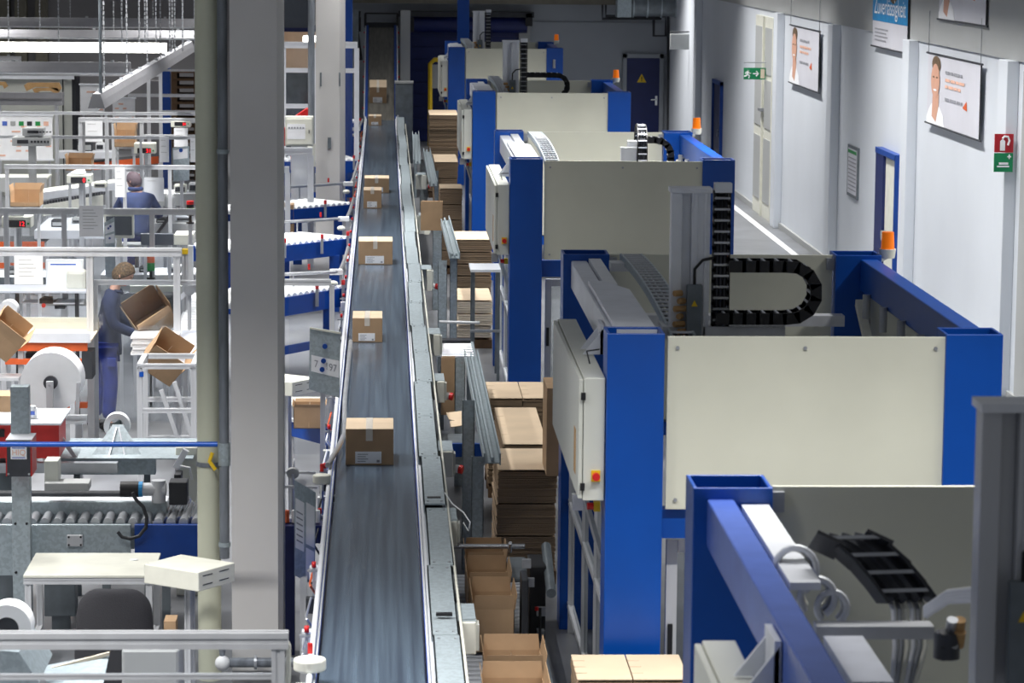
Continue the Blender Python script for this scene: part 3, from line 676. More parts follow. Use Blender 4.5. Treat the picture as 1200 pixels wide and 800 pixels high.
# incline
t = thing('incline_conveyor', 'ridged grey incline conveyor rising to the back wall between blue side frames', 'conveyor', (-.05, YE, 0))
def inc(x0, x1, z0, z1, m=None):
    return (m or MB()).prism([(x0, YE, BH + z0), (x0, IY, IZ + z0), (x0, IY, IZ + z1), (x0, YE, BH + z1)], (x1 - x0, 0, 0))
part(inc(BX0, BX1, -.02, 0), 'belt', 'belt_ridged', t)
for k in range(8): x = BX0 + .06 + k * .07; part(inc(x - .008, x + .008, 0, .015), 'ridge', 'belt_ridged', t)
for s, x in ((-1, BX0 - .04), (1, BX1 + .04)):
    part(inc(x - .03, x + .03, -.2, .06), 'side_frame', 'blue_frame', t); part(inc(x + s * .04 - .012, x + s * .04 + .012, .05, .09), 'side_rail', 'alu', t)
    for y in (YE + .6, YE + 2.6, IY - .3): part(MB().box(x - .04, x + .04, y, y + .08, 0, BH + (y - YE) / (IY - YE) * (IZ - BH) - .15), 'leg', 'blue_frame', t)
    for k in range(6):
        y = YE + .5 + k * .9; z = BH + (y - YE) / (IY - YE) * (IZ - BH); part(MB().cyl((x + s * .07, y, z + .05), (x + s * .07, y, z + .09), .016, 8), 'sensor_cap', 'red', t)
part(MB().box(BX0 - .1, BX1 + .1, IY, IY + .3, IZ - .3, IZ + .12), 'head_box', 'dark', t)
part(MB().bar((BX0 - .1, IY - .1, IZ + .35), (BX1 + .1, IY - .1, IZ + .35), .06, .04).box(BX0 - .12, BX0 - .06, IY - .12, IY - .06, IZ, IZ + .35).box(BX1 + .06, BX1 + .12, IY - .12, IY - .06, IZ, IZ + .35), 'head_frame', 'black', t)
part(MB().tube([(BX0 - .25, IY, IZ + .4), (BX0 - .3, IY - .1, IZ - .1), (BX0 - .2, IY, IZ - .8)], .05, 6).box(BX0 - .35, BX0 - .2, IY - .1, IY + .1, IZ - .1, IZ + .25), 'drive', 'black', t)
part(MB().box(BX1 + .3, BX1 + .5, IY - .1, IY + .2, IZ - .1, IZ + .25), 'drive', 'black', t)
p = at(408, 90, Y=73); tag(part(MB().box(p.x - .1, p.x + .25, 73, 73.3, 0, 3.4), 'duct_panel', 'galv_dark'), 'grey vertical duct panel left of the incline conveyor', 'duct')
p = at(475, 60, Y=73.5); tag(part(MB().box(p.x - .12, p.x + .12, 73.5, 73.7, 0, 3.4), 'duct_panel', 'wall_grey'), 'narrow grey panel right of the incline conveyor', 'duct')
x0, x1, z0, z1 = FR(463, 97, 484, 155, 69)
t = thing('grey_cabinet', 'dark grey floor cabinet right of the incline foot', 'cabinet', (x0, 69, 0))
part(MB().box(x0, x1, 69, 69.6, 0, z1), 'body', 'galv_dark', t, bev=.01); part(MB().box(x0 - .01, x1 + .01, 68.98, 69.62, z1 - .02, z1 + .02), 'top', 'wall_grey', t)
part(MB().box(x0 + .02, x1 - .02, 68.98, 69.0, .1, z1 - .05), 'door', 'galv_dark', t)
# cartons riding on the belt: x0, x1, y rear top, y front top, y bottom
CART = [(405, 461, 490, 503, 545, 'nearest carton on the belt, with a taped top and a white address label'),
        (413, 448, 364, 373, 401, 'second carton on the belt, sitting left of the middle'),
        (420, 460, 277, 283, 310, 'third carton on the belt, wide, with its label low in the middle'),
        (426, 447, 219, 223, 244, 'small carton on the belt in front of a wider one'),
        (427, 456, 205, 209, 226, 'wider carton on the belt partly hidden by a small carton'),
        (432, 447, 133, 136, 147, 'small carton at the foot of the incline')]
def carton_closed(x0, x1, y, dep, z0, h, label, tilt=0, tape=True):
    t = thing('carton', label, 'box', ((x0 + x1) / 2, y, z0), 'cartons on the belt conveyor')
    part(MB().box(x0, x1, y, y + dep, z0, z0 + h), 'box', 'card', t, bev=.004)
    xm = (x0 + x1) / 2; wd = x1 - x0
    for a, b in ((x0, y), ):
        part(MB().box(x0 + .001, x1 - .001, y + .001, y + dep / 2 - .0015, z0 + h, z0 + h + .003), 'flap', 'card_pale', t)
        part(MB().box(x0 + .001, x1 - .001, y + dep / 2 + .0015, y + dep - .001, z0 + h, z0 + h + .003), 'flap', 'card_pale', t)
    if tape:
        part(MB().box(xm - .03, xm + .025, y - .002, y + dep, z0 + h + .003, z0 + h + .005).box(xm - .03, xm + .025, y - .003, y - .001, z0 + h * .68 if wd > .3 else z0 + h * .8, z0 + h + .004), 'tape', 'tape', t)
    lx = x0 + wd * .2; lb = MB().box(lx, lx + wd * .55, y - .002, y, z0 + .015, z0 + h * .38)
    lab = part(lb, 'address_label', 'paper', t)
    for k in range(4): part(MB().box(lx + wd * .05, lx + wd * (.22 + .05 * (k % 2)), y - .003, y - .002, z0 + h * (.10 + .065 * k), z0 + h * (.12 + .065 * k)), 'printed_line', 'text_grey', lab)
    part(MB().box(lx + wd * .45, lx + wd * .51, y - .003, y - .002, z0 + h * .08, z0 + h * .15), 'printed_square', 'text_black' if 0 else 'text_grey', lab)
    return t
for (a, b, yr, yf, yb_, lab) in CART:
    p = at(a, yb_, Z=BH); q = at(b, yb_, Z=BH); h = at(a, yf, Y=p.y).z - BH; dep = at(a, yr, Z=BH + h).y - p.y
    carton_closed(p.x, q.x, p.y, min(dep, .6), BH + .001, h, lab)
# carton on the slope
def slope_y(py): 
    best = None
    for i in range(400):
        y = YE + (IY - YE) * i / 400; z = BH + (y - YE) / (IY - YE) * (IZ - BH); p = Xv * 0
        d = at(440, py, Y=y)
        if best is None or abs(d.z - z) < best[0]: best = (abs(d.z - z), y, z)
    return best
_, y, z = slope_y(121); x0 = at(433, 118, Y=y).x; x1 = at(453, 118, Y=y).x; h = .40
t = carton_closed(x0, x1, 0, .45, 0, h, 'carton climbing the ridged incline conveyor')
t.location = ((x0 + x1) / 2, y, z)


_a = math.atan2(IZ - BH, IY - YE); t.rotation_euler = (_a, 0, 0)

# ------------------------------------------------------------------ cable duct right of the belt with boxes
t = thing('cable_duct', 'long galvanised cable duct with bolted lids running right of the belt', 'duct', (.38, 12, 0))
y = 11.5; k = 0
DX, DW = .375, .165
while y < 66:
    ln = 2.0; sh = .012 * math.sin(k * 1.7); zt = 1.16 if y > 21.2 else 1.13; xx = DX + sh + (0 if y > 21.2 else .015)
    seg = part(MB().box(xx - DW / 2, xx + DW / 2, y, y + ln - .01, zt - .012, zt).box(xx - DW / 2, xx - DW / 2 + .008, y, y + ln - .01, zt - .07, zt).box(xx + DW / 2 - .008, xx + DW / 2, y, y + ln - .01, zt - .07, zt), 'duct_lid', 'galv', t)
    for yy in (y + .08, y + ln - .1):
        for s in (-.05, .05):
            if y < 36: part(MB().cyl((xx + s, yy, zt), (xx + s, yy, zt + .006), .01, 6), 'screw', 'steel', seg)
    y += ln; k += 1
part(MB().box(DX - .07, DX + .07, 11.5, 66, 1.0, 1.08), 'duct_body', 'galv_dark', t)
part(MB().tube([(DX + .105, 11.5 + 2 * i, 1.12 + .006 * (i % 2)) for i in range(28)], .009, 8), 'cable', 'offwhite', t)
y = 13
while y < 66: part(MB().box(DX - .06, DX - .02, y, y + .04, 0, 1.0), 'duct_leg', 'galv_dark', t); y += 3.1
for y in (17.9, 21.7): part(MB().box(DX - .045, DX + .055, y, y + .05, 1.15, 1.165), 'slot', 'black', t)
# cream junction boxes with red sockets: pixel rect of front face
JB = [(539, 558, 729, 767, 0), (524, 536, 611, 640, 0), (516, 531, 529, 559, 1), (512, 521, 447, 472, 1), (508, 516, 392, 417, 0), (500, 506, 316, 341, 1), (497, 503, 253, 275, 0), (494, 499, 205, 222, 1)]
for i, (a, b, c, d, sk) in enumerate(JB):
    zc = 1.06; Y = at(a, (c + d) / 2, Z=zc - .05).y; x0, x1, z0, z1 = FR(a, c, b, d, Y)
    t = thing('junction_box', '%s junction box on the cable duct%s' % (['nearest and largest cream', 'second nearest cream', 'cream', 'fourth nearest cream', 'cream', 'sixth nearest cream', 'far cream', 'farthest small cream'][i], [' beside the open cartons', ' beside the white cable loop', ' with red socket by the blue conveyor', ' with red socket', ' beside the crossing rollers', ' with red socket', ' by standing carton blanks', ' level with pale stacks'][i]), 'box', (x0, Y, z0))
    part(MB().box(x0, x1, Y, Y + .16, z0, z1), 'box', 'offwhite', t, bev=.008)
    part(MB().box(x0 - .005, x1 + .005, Y + .05, Y + .062, z0 - .005, z1 + .005), 'lid_seam', 'cab', t)
    part(MB().box(x1 - .01, x1 + .02, Y + .02, Y + .14, z0 + .02, z1 - .02), 'lid', 'cab', t)
    if sk:
        part(MB().cyl((x1 + .02, Y + .08, z0 + .06), (x1 + .07, Y + .06, z0 + .05), .032, 12), 'socket', 'white', t, smooth=True)
        part(MB().cyl((x1 + .05, Y + .07, z0 + .055), (x1 + .08, Y + .06, z0 + .05), .036, 12), 'socket_ring', 'red', t, smooth=True)
    part(MB().box(x0 - .08, x1, Y + .02, Y + .5, z1, z1 + .005), 'hood', 'galv', t)
    part(MB().box(x0 - .1, x1, Y + .3, Y + .46, z0 - .02, z1 - .03), 'rear_box', 'cab', t, bev=.006)
p = at(530, 605, Y=20); part(MB().tube([at(521, 577, Y=21), at(530, 590, Y=20.6), at(543, 600, Y=20.2), at(551, 612, Y=20), at(549, 622, Y=20), at(543, 612, Y=20)], .0045, 6), 'cable_loop', 'white', None)
tag(bpy.context.scene.objects['cable_loop.001'] if 'cable_loop.001' in bpy.context.scene.objects and bpy.context.scene.objects['cable_loop.001'].parent is None else [o for o in SC.objects if o.name.startswith('cable_loop') and o.parent is None][0], 'loose white cable loop hanging off the cable duct', 'cable')
# ------------------------------------------------------------------ galvanised side rails with uprights, right of the duct
def siderail(px0, py0, px1, py1, Z, label, ups):
    a = at(px0, py0, Z=Z); b = at(px1, py1, Z=Z)
    t = thing('guide_rail', label, 'rail', (a.x, min(a.y, b.y), 0))
    m = MB()
    for s, z in ((-.06, .0), (.06, .0)): m.bar(a + Vector((s, 0, z)), b + Vector((s, 0, z)), .012, .09)
    m.bar(a + Vector((0, 0, -.03)), b + Vector((0, 0, -.03)), .13, .008); m.bar(a + Vector((0, 0, .0)), b + Vector((0, 0, .0)), .02, .03)
    part(m, 'channel', 'galv', t)
    for (u0, u1, v0, v1, Yd) in ups:
        x0, x1, z0, z1 = FR(u0, v0, u1, v1, Yd)
        part(MB().box(x0, x1, Yd, Yd + .006, 0, z1).box(x0, x0 + .006, Yd, Yd + .05, 0, z1).box(x1 - .006, x1, Yd, Yd + .05, 0, z1), 'upright', 'galv', t)
        part(MB().cyl((x1 - .03, Yd - .008, z1 - .05), (x1 - .03, Yd, z1 - .05), .012, 8), 'bolt', 'steel', t)
    return t
siderail(552, 415, 577, 538, 1.3, 'long galvanised channel rail sloping past the nearest cardboard stacks', [(541, 556.5, 469, 640, 24.6), (552, 567, 535, 640, 22.6), (533, 545, 419, 470, 28.4)])
siderail(521, 256, 533, 300, 1.3, 'galvanised channel rail beside the dark tall stack in the middle', [(513, 524, 305, 372, 36.9), (527, 536, 297, 375, 37.3), (507, 518, 266, 300, 42)])
siderail(500, 176, 508, 216, 1.3, 'far galvanised channel rail beside the small standing cartons', [(492, 501, 187, 235, 55), (509, 514, 200, 240, 52)])
siderail(487, 156, 489, 190, 1.3, 'thin farthest channel rail level with the tall pale stack', [(485, 489, 157, 225, 60)])
# ------------------------------------------------------------------ stacks of flat cartons
def layer(x0, x1, y0, y1, z0, z1, m):              # one bundle with notched carton edges
    mb = MB(); mb.box(x0, x1, y0, y1, z0, z1); return mb
def stack(a, b, yf_, yr, Z, label, ztop='card_pale', h=None, zb=.14, nb=None, tall=False, cols=2, side='card_edge', step=.0, X1_=None, dep=None):
    p = at(a, yf_, Z=Z); q = at(b, yf_, Z=Z); r = at(a, yr, Z=Z)
    D = dep or (r.y - p.y); x0 = p.x; x1 = X1_ or q.x
    t = thing('carton_stack', label, 'stack', ((x0 + x1) / 2, p.y, 0))
    pl = MB()
    for k in range(3): pl.box(x0, x1, p.y + k * (D - .1) / 2, p.y + k * (D - .1) / 2 + .1, 0, .09)
    for k in range(5): pl.box(x0 + k * (x1 - x0 - .1) / 4, x0 + k * (x1 - x0 - .1) / 4 + .1, p.y, p.y + D, .09, .11)
    part(pl, 'pallet', 'pallet', t)
    H0 = zb; nb = nb or max(2, int((Z - H0) / .22)); bh = (Z - H0) / nb
    for k in range(nb):
        for c in range(cols):
            cx0 = x0 + (x1 - x0) / cols * c + .004; cx1 = x0 + (x1 - x0) / cols * (c + 1) - .004
            j = random.uniform(-.018, .018); jy = random.uniform(-.02, .02)
            if k == nb - 1: j = jy = 0
            n = max(3, int(bh / .014)) if p.y < 35 else max(3, int(bh / .03))
            g = MB(); hh = bh - .012
            for i in range(n):
                e = random.uniform(-.006, .006); g.box(cx0 + j + e, cx1 + j + e, p.y + jy + e, p.y + D + jy + e, H0 + k * bh + hh * i / n, H0 + k * bh + hh * (i + .8) / n)
            o = part(g, 'carton_bundle', side, t)
    for c in range(cols):
        cx0 = x0 + (x1 - x0) / cols * c + .004; cx1 = x0 + (x1 - x0) / cols * (c + 1) - .004
        N = 3; pts = [(cx0, p.y, Z)]
        for k in range(N):                          # slots between the flaps of the top blank
            yy = p.y + D * (k + 1) / (N + 1); pts += [(cx0, yy - .006, Z), (cx0 + .07, yy - .004, Z), (cx0 + .07, yy + .004, Z), (cx0, yy + .006, Z)]
        pts += [(cx0, p.y + D, Z), (cx1, p.y + D, Z), (cx1, p.y, Z)]
        part(MB().prism(pts, (0, 0, .006)), 'top_blank', ztop, t)
    return t
stack(583, 653, 551, 526, .95, 'nearest floor stack of flat cartons under a pale top blank, left of the tall cabinet', cols=1)
stack(589, 642, 521, 478, .93, 'stack of flat cartons with curled pale top, second from the front', cols=1)
stack(573, 652, 467, 448, .95, 'two wide pale stacks of flat cartons just in front of the navy post', cols=2)
stack(535, 577, 352, 342, .62, 'low stack of whitish carton blanks behind the thin steel table', ztop='card_pale', side='card_white', cols=1, nb=3, dep=1.3)
stack(531, 577, 281, 271, .98, 'dark tall stack of flat cartons beside the third machine cabinet', cols=1, nb=5, side='card_edge', dep=1.2)
stack(515, 542, 221, 216, 1.34, 'medium stack of flat cartons in front of two paler stacks', cols=1, nb=5)
stack(509, 537, 190, 181, 1.25, 'pale topped stack of flat cartons half behind another stack', cols=1, nb=4)
stack(503, 537, 135, 129, 1.66, 'tallest stack of flat cartons near the back beside the fourth machine', cols=1, nb=5)
p = at(676, 795, Z=.95)
stack(676, 808, 797, 768, .95, 'pale stack of flat cartons at the bottom edge before the bright blue post', cols=2, ztop='card_pale')
# loose blank on the side rail and folded box on stack
p = at(525, 483, Z=1.0); q = at(540, 500, Z=1.0)
o = part(MB().prism([at(523, 484, Z=1.0), at(541, 482, Z=1.0), at(541, 499, Z=1.0), at(528, 501, Z=1.0), at(527, 494, Z=1.0), at(534, 493, Z=1.0), at(526, 492, Z=1.0)], (0, 0, .006)), 'carton_blank', 'card_pale')
tag(o, 'single pale carton blank lying left of a galvanised upright', 'cardboard')
x0, x1, z0, z1 = FR(641, 457, 652, 545, 23.6)
t = thing('carton', 'closed tall carton standing left of the big grey control cabinet', 'box', (x0, 23.6, .95))
part(MB().box(x0, x1 + .1, 23.7, 24.3, .96, z1), 'box', 'card', t, bev=.004)
# small table thin, near third machine
x0, x1, z0, z1 = FR(551, 316, 577, 391, 35.2)
t = thing('small_table', 'small thin legged steel table standing by the third machine', 'table', (x0, 35.2, 0))
part(MB().box(x0, x1 + .1, 35.2, 35.9, z1 - .03, z1), 'top', 'alu_white', t)
for x in (x0 + .02, x1 + .06):
    for y in (35.24, 35.84): part(MB().box(x, x + .035, y, y + .035, 0, z1 - .03), 'leg', 'galv_dark', t)
part(MB().box(x0, x1 + .1, 35.2, 35.24, z1 - .75, z1 - .72), 'rail', 'steel', t)
# ------------------------------------------------------------------ crossing roller conveyors between the stacks
def rollers(x0, x1, y0, y1, z, r, axis, n, parent, m='chrome', name='roller'):
    me = None
    for k in range(n):
        f = (k + .5) / n; mb = MB()
        if axis == 'x': y = y0 + (y1 - y0) * f; o_ = Vector((0, y, z)); mb.cyl((x0, 0, 0), (x1, 0, 0), r, 10)
        else: x = x0 + (x1 - x0) * f; o_ = Vector((x, 0, z)); mb.cyl((0, y0, 0), (0, y1, 0), r, 10)
        if me is None:
            for i in range(len(mb.v)): mb.v[i] = mb.v[i] + wloc(parent)
            o = part(mb, name, m, parent, smooth=True); me = o.data
        else: o = bpy.data.objects.new(name, me); COL.objects.link(o); o.parent = parent
        o.location = o_ - wloc(parent)
def crossconv(ax, ay, bx, Z, dep, label, n=8, blue=True, mr='chrome'):
    p = at(ax, ay, Z=Z); q = at(bx, ay, Z=Z)
    t = thing('roller_conveyor', label, 'conveyor', (p.x, p.y, 0))
    rollers(p.x, q.x, p.y, p.y + dep, Z - .03, .03, 'x', n, t, mr)
    for x in (p.x - .03, q.x): part(MB().box(x, x + .03, p.y - .05, p.y + dep + .05, Z - .16, Z), 'side_frame', 'galv', t)
    part(MB().box(p.x, q.x, p.y + dep, p.y + dep + .18, Z - .1, Z + .02), 'end_plate', 'darkmetal', t)
    for x in (p.x, q.x - .04):
        for y in (p.y, p.y + dep): part(MB().box(x, x + .04, y, y + .04, 0, Z - .1), 'leg', 'galv_dark', t)
    return t
crossconv(516, 417, 555, .80, 1.1, 'roller conveyor with bright chrome rollers crossing right of the junction boxes', 6)
t = thing('track_conveyor', 'narrow roller track carrying the open cartons, ending near the yellow floor marks', 'conveyor', (.93, 16, 0))
rollers(.52, 1.08, 15.2, 22.4, .42, .025, 'x', 60, t, 'alu_white')
for x in (.50, 1.08): part(MB().box(x, x + .03, 15, 22.6, .34, .48), 'side_frame', 'galv_dark', t)
for y in (15.4, 18.5, 22): part(MB().box(.52, 1.08, y, y + .06, 0, .3), 'leg', 'dark', t)
# blue crossing conveyor under the duct, steel bits near
p = at(486, 520, Z=.7); q = at(566, 520, Z=.7)
t = thing('cross_conveyor', 'blue framed conveyor passing below the cable duct', 'conveyor', (p.x, p.y, 0))
part(MB().box(p.x, q.x, p.y, p.y + .06, .58, .7), 'side_frame', 'blue_frame', t); part(MB().box(p.x, q.x, p.y + .06, p.y + .8, .62, .66), 'bed', 'galv_dark', t)
for x in (p.x, q.x - .05): part(MB().box(x, x + .05, p.y, p.y + .05, 0, .58), 'leg', 'blue_frame', t)
t = thing('cross_bar', 'thin bright steel bar reaching over the crossing rollers', 'bar', at(515, 377, Z=1.2))
part(MB().cyl(at(515, 377, Z=1.15), at(562, 378, Z=1.15), .015, 8), 'bar', 'alu_white', t)
t = thing('stop_bar', 'polished round bar with a clamp behind the open cartons', 'bar', at(535, 641, Z=.9))
part(MB().cyl(at(522, 640, Z=.9), at(615, 640, Z=.9), .018, 10), 'bar', 'chrome', t, smooth=True); part(MB().cyl(at(598, 646, Z=.86), at(598, 636, Z=.98), .012, 8), 'clamp', 'steel', t)
# carton erector parts right of the track
p = at(600, 675, Z=.7)
t = thing('tilting_unit', 'dark tilting unit with round grey roll and black housings right of the open cartons', 'machine', (p.x, p.y, 0))
a = at(598, 671, Z=.62); part(MB().prism([(a.x - .02, a.y - .25, .6), (a.x + .1, a.y - .25, .6), (a.x + .12, a.y + .2, .66), (a.x - .02, a.y + .2, .66)], (0, 0, .04)), 'tray', 'galv_dark', t, bev=.01)
x0, x1, z0, z1 = FR(620, 663, 640, 742, 20.2); part(MB().box(x0, x1, 20.2, 20.6, .1, z1), 'housing', 'black', t, bev=.01)
x0, x1, z0, z1 = FR(603, 690, 622, 742, 19.5); part(MB().box(x0 + .06, x1, 19.8, 20.1, 0, z1), 'housing', 'dark', t, bev=.01)
part(MB().bar(at(613, 690, Z=.7), at(634, 742, Z=.5), .05, .04), 'side_bar', 'steel', t)
part(MB().cyl(at(640, 640, Y=20.6), at(646, 695, Y=19.9), .035, 14), 'round_roll', 'galv_dark', t, smooth=True)
for (a, b) in ((617, 660), (621, 682), (634, 716)): c = at(a, b, Y=20.1); part(MB().box(c.x - .03, c.x + .03, c.y - .02, c.y + .02, c.z - .03, c.z + .03), 'clamp', 'steel', t)
c = at(633, 712, Y=20); part(MB().cyl(c, c + Vector((0, 0, -.3)), .01, 6), 'rod', 'black', t); part(MB().cyl(at(629, 715, Y=20), at(629, 711, Y=20), .014, 8), 'knob', 'red', t)
m = thing('floor_mat', 'black rubber mats with yellow beaded edges on the floor at the lower middle', 'mat', (1.25, 17, 0))
for y in (18.2, 17.2, 16.2):
    part(MB().box(1.02, 1.34, y, y + .9, 0, .02), 'rubber_tile', 'black', m)
    b = MB()
    for k in range(6): b.sphere((1.05 + .05 * k, y, .03), .02, n=6, m=4)
    part(b, 'bead_strip', 'yellow', m)
# ------------------------------------------------------------------ open cartons standing on the track
def opencarton(x0, x1, y0, dep, z0, h, label, fl=.12, name='open_carton', m='card', grp='open cartons on the roller track', tilt=.0, lowf=False):
    t = thing(name, label, 'box', ((x0 + x1) / 2, y0, z0), grp); th = .005
    xm = (x0 + x1) / 2; z1 = z0 + h; y1 = y0 + dep
    zf = z0 + h * .3 if lowf else z1
    part(MB().box(x0, xm - .001, y0, y0 + th, z0, zf).box(xm + .001, x1, y0, y0 + th, z0, zf), 'front_wall', m, t)
    part(MB().box(x0, xm - .001, y1 - th, y1, z0, z1).box(xm + .001, x1, y1 - th, y1, z0, z1), 'rear_wall', m, t)
    part(MB().box(x0, x0 + th, y0, y1, z0, z1), 'side_wall', m, t); part(MB().box(x1 - th, x1, y0, y1, z0, z1), 'side_wall', m, t)
    part(MB().box(x0, x1, y0, y1, z0, z0 + th), 'bottom', 'card_in', t)
    if not lowf: part(MB().prism([(x0, y0, z1), (x1, y0, z1), (x1 - .01, y0 - .015, z1 + fl), (x0 + .01, y0 - .015, z1 + fl)], (0, th, 0)), 'flap', m, t)
    part(MB().prism([(x0, y1, z1), (x1, y1, z1), (x1 - .01, y1 + .015, z1 + fl), (x0 + .01, y1 + .015, z1 + fl)], (0, -th, 0)), 'flap', m, t)
    for x, s in ((x0, -1), (x1, 1)): part(MB().prism([(x, y0, z1), (x, y1, z1), (x + s * .015, y1 - .01, z1 + fl), (x + s * .015, y0 + .01, z1 + fl)], (th, 0, 0)), 'flap', m, t)
    return t
for (a, b, yt, yr_, lab) in ((568, 642, 802, 775, 'nearest open carton cut by the bottom edge, empty'), (569, 638, 767, 743, 'second open carton, behind the nearest one at the bottom edge'),
                         (555, 603, 697, 676, 'open carton showing its whole front wall, third from the front'), (549, 597, 670, 651, 'open carton fourth from the front'), (547, 592, 646, 630, 'farthest open carton in the row before the polished bar')):
    Zt = .86; p = at(a, yt, Z=Zt); q = at(b, yt, Z=Zt); r = at(b, yr_, Z=Zt); opencarton(p.x, q.x, p.y, r.y - p.y, .46, .3, lab, .1)
for (a, b, c, d, Y, lab) in ((493, 519, 236, 270, 41.5, 'upright bundle of brown carton blanks right of the duct'), (517, 534, 419, 486, 28.6, 'tall brown carton blank standing behind a galvanised upright')):
    x0, x1, z0, z1 = FR(a, c, b, d, Y); t = thing('blank_bundle', lab, 'cardboard', (x0, Y, z0))
    for k in range(6): part(MB().box(x0 + .01 * (k % 2), x1 - .01 * ((k + 1) % 2), Y + k * .03, Y + k * .03 + .02, z0, z1 - .02 * (k % 3)), 'carton_blank', 'card', t)
# ------------------------------------------------------------------ left: roller spurs feeding the belt
def spur(yl, yr, label, xl=330, Z=1.0, dep=.95, blue='blue_frame', n=22, legs=True, xr=None):
    a = at(xl, yl, Z=Z); bx = -.47 if xr is None else xr
    b = at(405, yr, Z=Z); by = b.y
    t = thing('roller_conveyor', label, 'conveyor', (a.x, a.y, 0))
    A = Vector((a.x - .5, a.y - (by - a.y) / (bx - a.x) * .5, Z)); B = Vector((bx, by, Z)); D = B - A; L = D.length; d = D / L; nrm = Vector((-d.y, d.x, 0))
    for k in range(2):
        o = nrm * (k * dep); part(MB().bar(A + o + Vector((0, 0, -.1)), B + o + Vector((0, 0, -.1)), .05, .22), 'side_frame', blue, t)
    o0 = None
    for k in range(n):
        p = A + d * (L * (k + .5) / n) + Vector((0, 0, .0))
        if o0 is None:
            mb = MB().cyl(wloc(t) + nrm * .0, wloc(t) + nrm * dep, L / n * .40, 10); o0 = part(mb, 'roller', 'white', t, smooth=True); o = o0
        else: o = bpy.data.objects.new('roller', o0.data); COL.objects.link(o); o.parent = t
        o.location = p - wloc(t)
    if legs:
        for f in (.3, .85):
            for k in range(2):
                p = A + D * f + nrm * dep * k; part(MB().box(p.x - .07, p.x + .07, p.y - .04, p.y + .04, 0, Z - .2), 'leg', blue, t)
        for f in (.5,):
            p = A + D * f; part(MB().bar((A + D * .3 + Vector((0, 0, -.62))), (A + D * .85 + Vector((0, 0, -.62))), .04, .1), 'cross_brace', blue, t)
    for f in (.35, .7, .95):
        p = A + D * f - nrm * .06; s = part(MB().box(p.x - .02, p.x + .02, p.y - .02, p.y + .02, Z - .15, Z + .06), 'sensor_bracket', 'steel', t)
        part(MB().cyl(p + Vector((0, 0, .06)), p + Vector((0, 0, .12)), .022, 8), 'sensor_cap', 'red', s)
    return t
spur(146, 144, 'farthest blue roller spur joining the belt at the back', 360, n=10)
spur(190, 189, 'blue roller spur with white rollers below the electric cabinet', n=16)
spur(247, 240, 'blue roller spur ending at the foot of the pale column', n=18)
spur(289, 280, 'blue roller spur with white rollers, third from the front', n=18)
spur(350, 338, 'blue roller spur behind the small glazed frame with the hanging boards', n=18)
x = at(345, 500, Z=.55); t = thing('lower_conveyor', 'blue conveyor side sloping under the small work table near the column', 'conveyor', (x.x, x.y, 0))
part(MB().bar(at(330, 497, Z=.6), at(390, 513, Z=.6), .05, .16), 'side_frame', 'blue_frame', t); part(MB().bar(at(330, 490, Z=.68), at(384, 498, Z=.68), .05, .03), 'guide_rail', 'alu', t)
for f in (335, 386): p = at(f, 505, Z=.55); part(MB().box(p.x - .03, p.x + .03, p.y - .03, p.y + .03, 0, .55), 'leg', 'blue_frame', t)
p = at(346, 503, Z=.8)
opencarton(at(344, 476, Z=.9).x, at(380, 476, Z=.9).x, at(344, 476, Z=.9).y, .35, .69, .2, 'brown carton lying on the lower blue conveyor', .03, 'carton', grp=None)
# curved guide tubes above the spurs
def curve_tube(yl, yr, ye, label, Z=1.2):
    a = at(331, yl, Z=Z); b = at(402, yr, Z=Z); a.x -= .6
    e = Vector((-.46, at(420, ye, Z=Z).y, Z)); c = Vector((-.55, b.y, Z))
    t = thing('guide_tube', label, 'rail', a)
    pts = [a, b] + [Vector((c.x + (-.46 - c.x) * k / 5 , b.y + (e.y - b.y) * (k / 5) ** 2, Z)) for k in range(1, 6)]
    part(MB().tube(pts, .022, 10), 'tube', 'steel', t, smooth=True)
    part(MB().box(c.x - .1, c.x + .06, b.y - .05, b.y + .03, Z - .04, Z + .03), 'clamp_block', 'white', t, bev=.01)
    part(MB().sphere((c.x - .05, b.y - .4, Z - .1), .06, (1, 1, .6)), 'round_knob', 'offwhite', t, smooth=True)
    part(MB().cyl((c.x - .35, b.y, Z + .02), (c.x - .35, b.y, Z + .09), .015, 8), 'sensor_cap', 'red', t)
    for q in (a.lerp(b, .55), b): part(MB().cyl((q.x, q.y, .95), (q.x, q.y, Z), .012, 8), 'stand', 'steel', t)
curve_tube(223, 215, 190, 'curved guide tube above the spur in front of the pale column')
curve_tube(263, 256, 232, 'second curved guide tube, behind the third blue spur')
curve_tube(324, 318, 290, 'curved guide tube behind the small glazed frame')
curve_tube(165, 151, 140, 'far curved guide tube beside the pale column')
